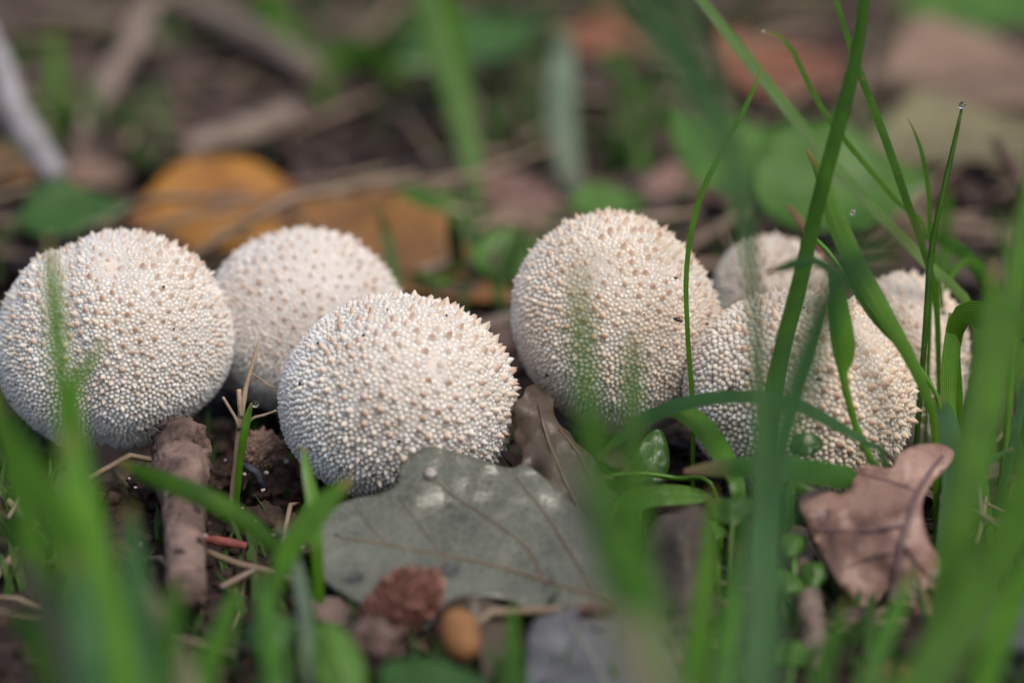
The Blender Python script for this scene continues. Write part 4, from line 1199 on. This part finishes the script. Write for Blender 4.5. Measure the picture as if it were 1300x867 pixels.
# background grass
BGR = [('upright pale light-green blade standing behind the spiny puffball', [(530, -60, 0.655), (545, 10, 0.655), (562, 75, 0.655), (582, 135, 0.655), (597, 195, 0.654), (604, 260, 0.652), (606, 320, 0.652)], [18, 24, 26, 25, 22, 12, 9], 'green_light'),
       ('dark blade touching the upright pale light-green blade', [(553, -60, 0.665), (568, 20, 0.665), (583, 100, 0.665), (596, 180, 0.664), (604, 260, 0.662)], [14, 20, 20, 16, 10], 'green'),
       ('grey-green dead blade standing behind the tall pale puffball', [(712, 30, 0.70), (714, 90, 0.70), (712, 150, 0.69), (720, 205, 0.685), (735, 265, 0.68)], [14, 26, 28, 24, 16], 'green_grey'),
       ('blurred dark blade far behind the orange leaf', [(330, -20, 0.80), (360, 40, 0.79), (395, 95, 0.775), (400, 150, 0.765), (396, 200, 0.75)], [10, 26, 30, 26, 18], 'green'),
       ('blurred arching blade far behind the white puffball', [(520, 110, 0.78), (480, 75, 0.785), (440, 70, 0.79), (405, 110, 0.78), (400, 190, 0.75)], [6, 24, 28, 24, 18], 'green'),
       ('blurred yellowish blade leaning far behind the white puffball', [(345, 20, 0.83), (380, 55, 0.82), (415, 90, 0.80), (440, 130, 0.78)], [8, 22, 26, 22], 'dead_blade'),
       ('blurred blade leaning over the litter behind the white puffball', [(500, 10, 0.84), (470, 60, 0.83), (440, 110, 0.80), (425, 170, 0.77)], [8, 26, 28, 20], 'green'),
       ('blurred narrow blade far back beside the pale grey-white twig', [(70, 30, 0.74), (72, 90, 0.735), (74, 150, 0.73), (78, 200, 0.715)], [5, 16, 18, 14], 'green'),
       ('blurred blade slanting far back beside the sprig', [(700, 60, 0.84), (660, 90, 0.83), (620, 120, 0.81), (590, 160, 0.79)], [8, 24, 26, 20], 'green'),
       ('blurred pale blade far back between sprig and upright blade', [(690, -20, 0.86), (675, 40, 0.85), (665, 100, 0.83), (660, 160, 0.79)], [8, 22, 24, 18], 'green_grey'),
       ('blurred green blade lying low behind the white puffball', [(520, 345, 0.60), (560, 362, 0.60), (600, 372, 0.602), (630, 380, 0.604)], [5, 16, 16, 12], 'green'),
       ('blurred low blade in the litter beside the orange leaf', [(120, 180, 0.72), (150, 200, 0.715), (200, 210, 0.71), (240, 215, 0.705)], [5, 20, 22, 16], 'green'),
       ('blurred low green blade before the dark hollow at the back', [(150, 140, 0.79), (190, 135, 0.785), (240, 140, 0.78), (270, 150, 0.77)], [5, 18, 20, 16], 'green'),
       ('blurred bent blade far back beyond the pale grey-white twig', [(48, 120, 0.80), (40, 60, 0.82), (20, 90, 0.80), (5, 160, 0.76)], [4, 16, 18, 14], 'green'),
       ('blurred upright grass stem far behind the beige puffballs', [(1205, 240, 0.60), (1200, 280, 0.60), (1198, 330, 0.60), (1195, 380, 0.595)], [5, 12, 14, 12], 'green'),
       ]
for lab, pts, w, m in BGR:
    blade(lab, pts, [q * 1.35 for q in w], m, random.uniform(-0.3, 0.3))

# leafy sprig behind the tall puffball
sp_base = on_ground(812, 262)
sprig = thing('leafy_sprig', sp_base, 'small upright sprig with round pale leaflets behind the tall puffball', 'plant')
PS = np.array([at(785, 68, 0.715), at(800, 120, 0.710), at(808, 170, 0.705), at(812, 215, 0.700), sp_base + np.array([0, 0, -0.003])])
V, F = tube_geo(spline(PS, 18), np.linspace(0.0010, 0.0024, 18), 7)
mesh_obj('stem', V, F, 'herb_pale', parent=sprig)
for (x, y, r_) in [(783, 78, 20), (822, 115, 17), (845, 143, 19), (818, 162, 18), (797, 112, 12), (824, 194, 13)]:
    O = smooth_outline(disc(x, y, r_, r_ * 0.85), 3)
    V2, F2 = sheet_geo(O, 6)
    V3 = np.array([at(a, b, 0.702 + 0.00025 * (b - y)) for a, b in V2])
    lf_ = mesh_obj('leaflet', V3, F2, 'herb_pale', parent=sprig)
    V, F = tube_geo(spline(np.array([at(x, y, 0.703), at((x + 806) / 2, y + 12, 0.704), at(808, y + 26, 0.706)]), 8), 0.0005, 5)
    mesh_obj('leaflet_stalk', V, F, 'herb_pale', parent=lf_)

# random tufts further out, so the ground goes on outside the picture and far behind
def tuft(x, y, nb, hh, mat):
    c = np.array([x, y, float(ground_h(x, y))])
    t = thing('grass_tuft', c, 'loose tuft of green grass growing far back in the litter', 'grass', 'far grass tufts')
    for k in range(nb):
        a = random.uniform(0, 6.28); l = hh * random.uniform(0.5, 1.1); out = random.uniform(0.2, 0.8)
        d = np.array([math.cos(a), math.sin(a), 0])
        P = [c + d * 0.003 + np.array([0, 0, -0.003]), c + d * l * out * 0.25 + np.array([0, 0, l * 0.5]), c + d * l * out * 0.6 + np.array([0, 0, l * 0.85]), c + d * l * out + np.array([0, 0, l * (0.95 - out * 0.3)])]
        V, F, U = blade_geo(P[::-1], [0.0004, 0.0022, 0.003, 0.0022], random.uniform(-0.6, 0.6), 0.3, 12, face=np.array([-d[0], -d[1], 1.2]))
        mesh_obj('blade', V, F, mat, parent=t, uv=U)
    return t


for (x, y) in [(-0.02, 0.93), (0.05, 0.96), (-0.075, 0.90), (0.16, 0.98), (-0.16, 0.97), (0.10, 0.90), (-0.25, 0.80), (0.27, 0.78), (0.24, 0.60), (-0.22, 0.60), (0.03, 1.1), (-0.1, 1.15), (0.15, 1.2)]:
    tuft(x, y, random.randint(4, 7), random.uniform(0.03, 0.05), random.choice(['green', 'green_blue', 'green']))

# ------------------------------------------------------------------ sticks, straws, stalks
def stick(label, pts, radii_px, mat, name='twig', rough=0.12, seg=12, n=26, parent=None, cat='twig', group=None):
    P = np.array(px_path(pts)); R = np.array([r * K * p[2] for r, p in zip(radii_px, pts)])
    PR = spline(np.hstack([P, R[:, None]]), n)
    V, F = tube_geo(PR[:, :3], PR[:, 3], seg, rough, seed=int(abs(P[0, 0]) * 1e5) % 997)
    o = mesh_obj(name, V, F, mat, parent=parent, origin=P[-1])
    if parent is None: tag(o, label, cat, group)
    return o


st = thing('broken_stick', on_ground(238, 800), 'thick broken brown stick leaning against the creased puffball', 'stick')
PSt = np.array(px_path([(228, 545, 0.492), (229, 560, 0.490), (229, 580, 0.488), (230, 605, 0.483), (233, 640, 0.477), (235, 690, 0.4675), (236, 730, 0.460), (237, 765, 0.4535)]))
RSt = np.array([22, 33, 37, 35, 29, 26, 25, 22]) * K * 0.475
PR = spline(np.hstack([PSt, RSt[:, None]]), 80)
V, F = tube_geo(PR[:, :3], PR[:, 3], 36)
for i_ in range(80):
    for k in range(36):
        q = i_ * 36 + k
        a_ = 2 * math.pi * k / 36
        c_ = PR[i_, :3]
        head = max(0.0, 1 - i_ / 26)
        dn = 0.05 * mnoise.noise(Vector((math.cos(a_) * 3, math.sin(a_) * 3, i_ * 0.06))) + 0.09 * mnoise.noise(Vector((math.cos(a_) * 7, math.sin(a_) * 7, i_ * 0.14)))
        dn += head * (0.22 * mnoise.noise(Vector((math.cos(a_) * 1.6, math.sin(a_) * 1.6, i_ * 0.22 + 5))) + 0.10 * mnoise.noise(Vector((math.cos(a_) * 4, math.sin(a_) * 4, i_ * 0.5))))
        if 11 <= i_ <= 12: dn -= 0.16 * (0.5 + 0.5 * math.sin(a_ * 2 + 1))
        V[q] = c_ + (V[q] - c_) * (1 + dn)
mesh_obj('shaft', V, F, 'bark', parent=st)
Vk, Fk = blob_geo(at(226, 551, 0.491), np.array([27, 17, 20]) * K * 0.49, 4, 0.8, 4, 2.8)
mesh_obj('broken_end', Vk, Fk, 'bark', parent=st)
Vk, Fk = blob_geo(at(254, 578, 0.487), np.array([13, 14, 34]) * K * 0.49, 12, 0.7, 4, 2.6)
mesh_obj('bark_flap', Vk, Fk, 'bark', parent=st)

dk = thing('dry_stalk', at(296, 640, 0.494), 'pale dry forked stalk standing between two puffballs', 'stalk')
stick(None, [(330, 428, 0.492), (323, 455, 0.492), (314, 485, 0.492), (307, 520, 0.492), (302, 560, 0.493), (298, 600, 0.494), (294, 645, 0.495)], [1.2, 2.4, 3.0, 4.2, 4.0, 4.2, 4.8], 'straw_pale', 'stem', 0.12, 8, 26, dk)
stick(None, [(303, 494, 0.491), (304, 510, 0.491), (306, 530, 0.492)], [3.2, 3.4, 3.0], 'straw_pale', 'stub', 0.12, 7, 8, dk)
stick(None, [(283, 504, 0.489), (292, 519, 0.490), (300, 533, 0.491), (303, 545, 0.492)], [1.8, 2.0, 2.2, 2.4], 'straw_pale', 'branch', 0.12, 7, 10, dk)
stick(None, [(351, 521, 0.489), (335, 527, 0.490), (321, 531, 0.491), (307, 545, 0.492)], [1.3, 1.7, 1.9, 2.2], 'straw_pale', 'branch', 0.12, 7, 10, dk)
stick(None, [(352, 494, 0.495), (338, 487, 0.494), (326, 478, 0.493), (318, 474, 0.492)], [0.8, 1.2, 1.2, 1.4], 'straw_pale', 'branch', 0.12, 6, 8, dk)
blade('fresh bright green shoot with a drop beside the dry stalk', [(320, 511, 0.490), (316, 525, 0.490), (311, 550, 0.490), (306, 580, 0.491), (303, 610, 0.492), (301, 643, 0.493)], [3, 8.5, 10, 9, 8, 7], 'green_bright', 0.2, fold=0.4, name='grass_shoot', cat='grass shoot')

bs = thing('bent_straw', at(43, 666, 0.482), 'bent dry straw lying on the soil before the creased puffball', 'straw')
stick(None, [(-15, 612, 0.495), (15, 640, 0.489), (43, 666, 0.482)], [4, 4.5, 5], 'straw_pale', 'upper_piece', 0.08, 8, 12, bs)
stick(None, [(45, 664, 0.482), (20, 700, 0.475), (-15, 745, 0.468)], [5, 5, 4.5], 'straw_pale', 'lower_piece', 0.08, 8, 12, bs)
stick('small reddish twig on the soil beside the broken stick', [(262, 684, 0.478), (285, 688, 0.477), (313, 693, 0.476)], [5, 6.5, 5], 'red_twig', rough=0.08)
stick('pale straw running over the soil to the grey-green leaf', [(262, 700, 0.474), (300, 715, 0.470), (345, 726, 0.468), (380, 742, 0.464), (410, 768, 0.458)], [4.5, 5, 4.5, 5, 4], 'straw', 'straw', 0.06, 8)
stick('thin grey straw lying in front of the reddish twig', [(280, 745, 0.463), (300, 735, 0.466), (325, 722, 0.469)], [3, 4, 3], 'bark_tan', 'straw', 0.06, 8)
stick('dark curved rootlet over the tiny brown puffball', [(325, 600, 0.505), (332, 586, 0.503), (345, 574, 0.502), (362, 570, 0.503), (376, 578, 0.505)], [0.9, 1.1, 1.1, 1.0, 0.8], 'bark', 'rootlet', 0.1, 6)
stick('fine rootlet beside the fresh green shoot', [(309, 622, 0.499), (314, 608, 0.498), (320, 597, 0.498), (318, 590, 0.499)], [1.2, 1.3, 1.3, 1.0], 'bark_tan', 'rootlet', 0.1, 6)
stick('dark root loop under the tiny brown puffball', [(304, 590, 0.497), (315, 593, 0.496), (327, 602, 0.496), (334, 615, 0.497), (333, 625, 0.499)], [3.5, 5, 6, 5.5, 4], 'stone', 'root', 0.2, 9)
stick('dry stem showing in the hollow behind the forked stalk', [(255, 545, 0.535), (285, 540, 0.535), (312, 552, 0.532), (335, 575, 0.528)], [8, 9.5, 9, 8], 'bark_tan', 'dry_straw', 0.06, 10)
stick('brown thorn-like twig end touching the broad beige puffball', [(1117, 568, 0.474), (1128, 578, 0.473), (1140, 588, 0.472)], [1.8, 3.2, 2.6], 'bark', 'twig', 0.15, 8)
stick('grey twig lying at the foot of the pinkish leaf', [(1040, 870, 0.432), (1030, 790, 0.4505), (1018, 720, 0.465), (1010, 680, 0.474)], [19, 19, 18, 16], 'bark_tan', rough=0.08)
stick('short split grey stem lying under the pinkish leaf tip', [(1048, 786, 0.4535), (1070, 775, 0.456), (1095, 768, 0.457)], [4, 5, 4], 'bark_tan', 'dry_straw', 0.08, 8)
for k, (a, b) in enumerate([((1205, 628, 0.486), (1275, 650, 0.480)), ((1195, 640, 0.484), (1268, 662, 0.478)), ((1222, 640, 0.482), (1290, 690, 0.47)), ((1210, 690, 0.474), (1245, 745, 0.463)), ((1205, 752, 0.4615), (1240, 748, 0.462)),
                            ((1238, 600, 0.488), (1246, 660, 0.478)), ((1252, 630, 0.484), (1240, 690, 0.474))]):
    m_ = tuple((np.array(a) + np.array(b)) / 2 + np.array([2, -3, -0.001]))
    stick('dry pale stem in the tangle beside the pinkish oak leaf', [a, m_, b], [2.5, 3.6, 2.4], 'bark_tan' if k % 2 else 'straw', 'dry_straw', 0.12, 7, 10, group='dry stems beside the pinkish leaf')

# far twigs
stick('pale grey-white twig lying far back behind the creased puffball', [(-30, 20, 0.66), (5, 95, 0.655), (18, 140, 0.65), (45, 185, 0.645), (72, 228, 0.64)], [15, 17, 17, 20, 16], 'bark_grey', rough=0.08)
stick('tan dead stem leaning in the litter behind the creased puffball', [(192, 5, 0.78), (165, 60, 0.755), (130, 120, 0.73), (98, 180, 0.70)], [13, 15, 15, 13], 'bark_tan', 'dry_straw')
stick('long tan stem lying far back behind the orange leaf', [(170, -25, 0.84), (255, 15, 0.82), (330, 50, 0.795), (400, 95, 0.765)], [15, 17, 18, 17], 'bark_tan', 'dry_straw')
stick('short pale stem lying behind the orange leaf', [(235, 192, 0.70), (300, 172, 0.705), (370, 145, 0.715)], [15, 20, 17], 'bark_tan', 'dry_straw')
stick('dull brown stem lying at the very back of the litter', [(-20, 20, 0.84), (60, 18, 0.84), (140, 30, 0.83), (200, 60, 0.80)], [12, 14, 14, 12], 'bark_tan', 'dry_straw')
stick('thin upright straw behind the creased puffball', [(62, 140, 0.73), (52, 190, 0.71), (44, 250, 0.682)], [4, 5, 5], 'straw', 'straw')
stick('dark twig end rising before the khaki leaf behind the beige puffballs', [(1262, 178, 0.60), (1285, 212, 0.605), (1320, 262, 0.61), (1345, 330, 0.632)], [6, 8, 9, 9], 'bark', rough=0.15)
stick('thin pale twig slanting far back beside the dead blade', [(640, -20, 0.86), (665, 12, 0.85), (690, 45, 0.84), (710, 70, 0.83)], [4, 5, 5, 4], 'bark_tan')
stick('pale stem lying on the soil beside the spiny puffball', [(590, 425, 0.566), (620, 414, 0.572), (655, 403, 0.582)], [8, 10, 9], 'bark_tan', 'dry_straw')
stick('thin reddish stalk behind the small back puffball', [(1000, 262, 0.54), (1015, 280, 0.538), (1030, 305, 0.535), (1060, 345, 0.533), (1080, 420, 0.535)], [2.5, 3.2, 3.2, 3, 3], 'red_twig', 'stalk', 0.06)
stick('dark stalk standing between the rust-brown leaf and tall pale puffball', [(626, 318, 0.60), (627, 350, 0.60), (628, 385, 0.60), (628, 425, 0.59)], [4, 5, 6, 6], 'bark', 'stalk', 0.1)

# ------------------------------------------------------------------ small solid things
# cone
cn = at(507, 768, 0.4435)
cone = thing('alder_cone', cn, 'reddish brown scaly cone lying in front of the grey-green oak leaf', 'cone')
axis = np.array(at(545, 742, 0.4470)) - np.array(at(470, 790, 0.4490)); axis /= np.linalg.norm(axis)
s1 = np.cross(axis, FWD); s1 /= np.linalg.norm(s1); s2 = np.cross(axis, s1)
ln = 60 * K * 0.448; wd = 36 * K * 0.448
tt = np.linspace(-1, 1, 14)
V, F = tube_geo(np.array([cn + axis * ln * q for q in tt]), [max(wd * 0.86 * math.sqrt(max(1 - q * q * 0.98, 0)), 1e-5) for q in tt], 14)
mesh_obj('core', V, F, 'cone', parent=cone)
sc_me = None
k = 0
for q in np.linspace(-0.9, 0.92, 12):
    rr = wd * math.sqrt(max(1 - q * q * 0.95, 0.03))
    m = max(4, int(13 * math.sqrt(1 - q * q * 0.8)))
    for j in range(m):
        a = 2 * math.pi * (j + 0.5 * (k % 2) + random.uniform(-0.3, 0.3)) / m
        rad = math.cos(a) * s1 + math.sin(a) * s2; tan = -math.sin(a) * s1 + math.cos(a) * s2
        c = cn + axis * ln * q + rad * rr * 0.86
        w_ = 2.9 * rr / m * random.uniform(0.7, 1.25); l_ = ln * random.uniform(0.12, 0.26)
        pts = [c - tan * w_ * 0.8 - axis * l_ * 0.4, c + tan * w_ * 0.8 - axis * l_ * 0.4, c + tan * w_ + axis * l_ * 0.4 + rad * rr * 0.15, c + axis * l_ * 0.85 + rad * rr * 0.24,
               c - tan * w_ + axis * l_ * 0.4 + rad * rr * 0.15, c + axis * l_ * 0.3 + rad * rr * random.uniform(0.16, 0.42), c - rad * rr * 0.2]
        mesh_obj('scale', pts, [(0, 1, 5), (1, 2, 5), (2, 3, 5), (3, 4, 5), (4, 0, 5), (0, 6, 1), (1, 6, 2), (2, 6, 3), (3, 6, 4), (4, 6, 0)], 'cone', parent=cone, smooth=False)
    k += 1
Vk, Fk = blob_geo(at(470, 820, 0.437), np.array([45, 30, 34]) * K * 0.44, 3, 0.5, 3, 2.2)
tag(mesh_obj('bark_chunk', Vk, Fk, 'bark', origin=at(470, 840, 0.437)), 'dull mauve chunk of bark under the reddish cone', 'bark')

# acorn
ac = at(584, 806, 0.4370)
acorn = thing('acorn', ac, 'orange-brown acorn lying under the dark curled leaf', 'acorn')
ax_ = np.array(at(590, 832, 0.438)) - np.array(at(576, 785, 0.440)); ax_ /= np.linalg.norm(ax_)
qs = np.linspace(-1, 1, 18)
prof = [26 * K * 0.44 * math.sqrt(max(1 - abs(q) ** 2.3, 0)) + 1e-5 for q in qs]
V, F = tube_geo(np.array([ac + ax_ * q * 36 * K * 0.44 for q in qs]), prof, 18)
mesh_obj('nut', V, F, 'acorn', parent=acorn)
V, F = tube_geo(np.array([ac + ax_ * (36 + q) * K * 0.44 for q in (-2, 1, 4)]), np.array([4, 2.5, 0.8]) * K * 0.44, 8)
mesh_obj('tip', V, F, 'vein_brown', parent=acorn)

# dark lump and rim added to stand in for a hole in the slate leaf
hole_at = at(755, 784, 0.4405)
hole_fill = thing('leaf_hole_fill', hole_at, 'dark solid lump with toothed reddish rim, added in place of a hole in the slate leaf', 'hole_fill')
V, F = blob_geo(hole_at, np.array([20, 11, 14]) * K * 0.447, 2, 0.2, 2)
mesh_obj('dark_fill', V, F, 'insect', parent=hole_fill)
for j in range(7):
    x = 736 + j * 6
    V, F = tube_geo(spline(np.array([at(x, 777, 0.4390), at(x + 2, 770, 0.4385), at(x + 4, 764, 0.4388)]), 5), np.array([2.4, 2.2, 1.8, 1.2, 0.5]) * K * 0.445, 6)
    mesh_obj('tooth', V, F, 'red_twig', parent=hole_fill)

Vk, Fk = blob_geo(at(1295, 815, 0.438), np.array([75, 60, 60]) * K * 0.438, 5, 0.35, 4, 1.8)
tag(mesh_obj('stone', Vk, Fk, 'stone', origin=at(1295, 850, 0.438)), 'dark bluish stone half hidden by the very broad blurred blade', 'stone')
for lab, x, y, d, r_, m in [('dark clod of soil below the tiny brown puffball', 362, 628, 0.500, (36, 26, 28), 'crumb'), ('crumbly soil clod in front of the forked dry stalk', 335, 672, 0.486, (40, 22, 26), 'crumb'),
                            ('soil clod between the broken stick and the dry stalk', 276, 612, 0.500, (20, 22, 22), 'crumb'), ('low soil clod under the creased puffball', 195, 620, 0.497, (26, 18, 24), 'crumb'),
                            ('reddish soil lump beside the bent straw', 15, 662, 0.492, (38, 16, 26), 'bark')]:
    Vk, Fk = blob_geo(at(x, y, d), np.array(r_) * K * d, x % 13, 0.7, 4, 2.8)
    tag(mesh_obj('soil_clod', Vk, Fk, m, origin=at(x, y + r_[1], d)), lab, 'soil clod')
# pale grains in the soil
GR = [(546, 602, 0.4705, 8, 'pinkish sand grain stuck on the grey-green oak leaf'), ]
for x, y, d, r_, lab in GR:
    Vk, Fk = blob_geo(at(x, y, d), r_ * K * d, 3, 0.45, 3, 3.0)
    tag(mesh_obj('sand_grain', Vk, Fk, 'grain', origin=at(x, y, d)), lab, 'grain')
for x, y, r_ in [(286, 584, 3), (310, 602, 4), (334, 622, 4), (364, 585, 5), (338, 600, 4.5), (314, 664, 3.5), (260, 680, 4.5), (164, 607, 3), (172, 619, 3), (308, 644, 2.5), (348, 678, 3), (325, 660, 2.5), (180, 690, 3), (385, 695, 4), (1258, 700, 3)]:
    d = G(y, 0.003) - 0.012
    Vk, Fk = blob_geo(at(x, y, d), r_ * 0.75 * K * d * np.array([1, 1, 0.7]), x % 7, 0.9, 2, 2.0)
    tag(mesh_obj('sand_grain', Vk, Fk, 'grain', origin=at(x, y, d)), 'tiny white grain in the dark soil between the puffballs', 'grain', 'white grains in the soil')

# insects and specks
def bug(label, x, y, d, l, w, ang, mat='insect', legs=True):
    c = at(x, y, d); s = K * d
    ax = math.cos(ang) * RIGHT - math.sin(ang) * UP; sd = math.sin(ang) * RIGHT + math.cos(ang) * UP
    t = thing('small_insect', c, label, 'insect')
    qs = np.linspace(-1, 1, 11)
    V, F = tube_geo(np.array([c + ax * q * l * s for q in qs]), [w * s * (max(1 - abs(q) ** 2.2, 0) ** 0.5) * (0.78 if 0.35 < q < 0.55 else 1) + 1e-6 for q in qs], 9)
    mesh_obj('body', V, F, mat, parent=t)
    if legs:
        for q in (-0.3, 0.1, 0.5):
            for sg in (-1, 1):
                p = c + ax * q * l * s
                V, F = tube_geo(np.array([p, p + sd * sg * w * 1.6 * s, p + sd * sg * w * 2.4 * s + FWD * w * s]), w * 0.14 * s, 4)
                mesh_obj('leg', V, F, mat, parent=t)
    return t


bug('tiny dark winged insect sitting on the tall pale puffball', 861, 406, 0.4930, 7, 2.6, 0.35)
bug('tiny dark gnat near the cap of the tall pale puffball', 858, 353, 0.4955, 3.2, 1.5, 0.2)
bug('round brown beetle beside the arching blue-green blade', 932, 496, 0.4768, 10, 6, 0.15)
bug('small dark speck of an insect on the broad beige puffball', 1040, 482, 0.4757, 4, 2.3, 0.2, legs=False)

# ------------------------------------------------------------------ water drops
def drop(label, p, r, squash=(1, 1, 1)):
    V, F = blob_geo(p, np.array(squash) * r, 1, 0.06, 3)
    tag(mesh_obj('water_drop', V, F, 'water', origin=p), label, 'water drop')


drop('clear drop on the tip of the thin upright stem', at(1222, 134, 0.4955), 5 * K * 0.495)
drop('clear drop hanging at the tip of the fresh green shoot', at(324, 513, 0.4885), 4.6 * K * 0.489)
drop('round drop on the grey-green oak leaf under its midrib', at(573, 720, 0.4560), 11 * K * 0.457)
drop('flat drop near the rounded lobe of the grey-green oak leaf', at(451, 733, 0.4545), 12 * K * 0.457, (1, 0.8, 0.7))
drop('small drop on the side vein of the grey-green oak leaf', at(573, 634, 0.4668), 4 * K * 0.467)
drop('tiny drop clinging to the wide dark blade before the herb leaf', at(1083, 270, 0.4770), 4 * K * 0.48)
drop('tiny drop on the curled tip of the very thin blade', at(969, 39, 0.507), 3 * K * 0.507)
drop('small drop on the pinkish brown oak leaf', at(1096, 694, 0.4520), 6 * K * 0.452, (0.7, 0.8, 1.3))
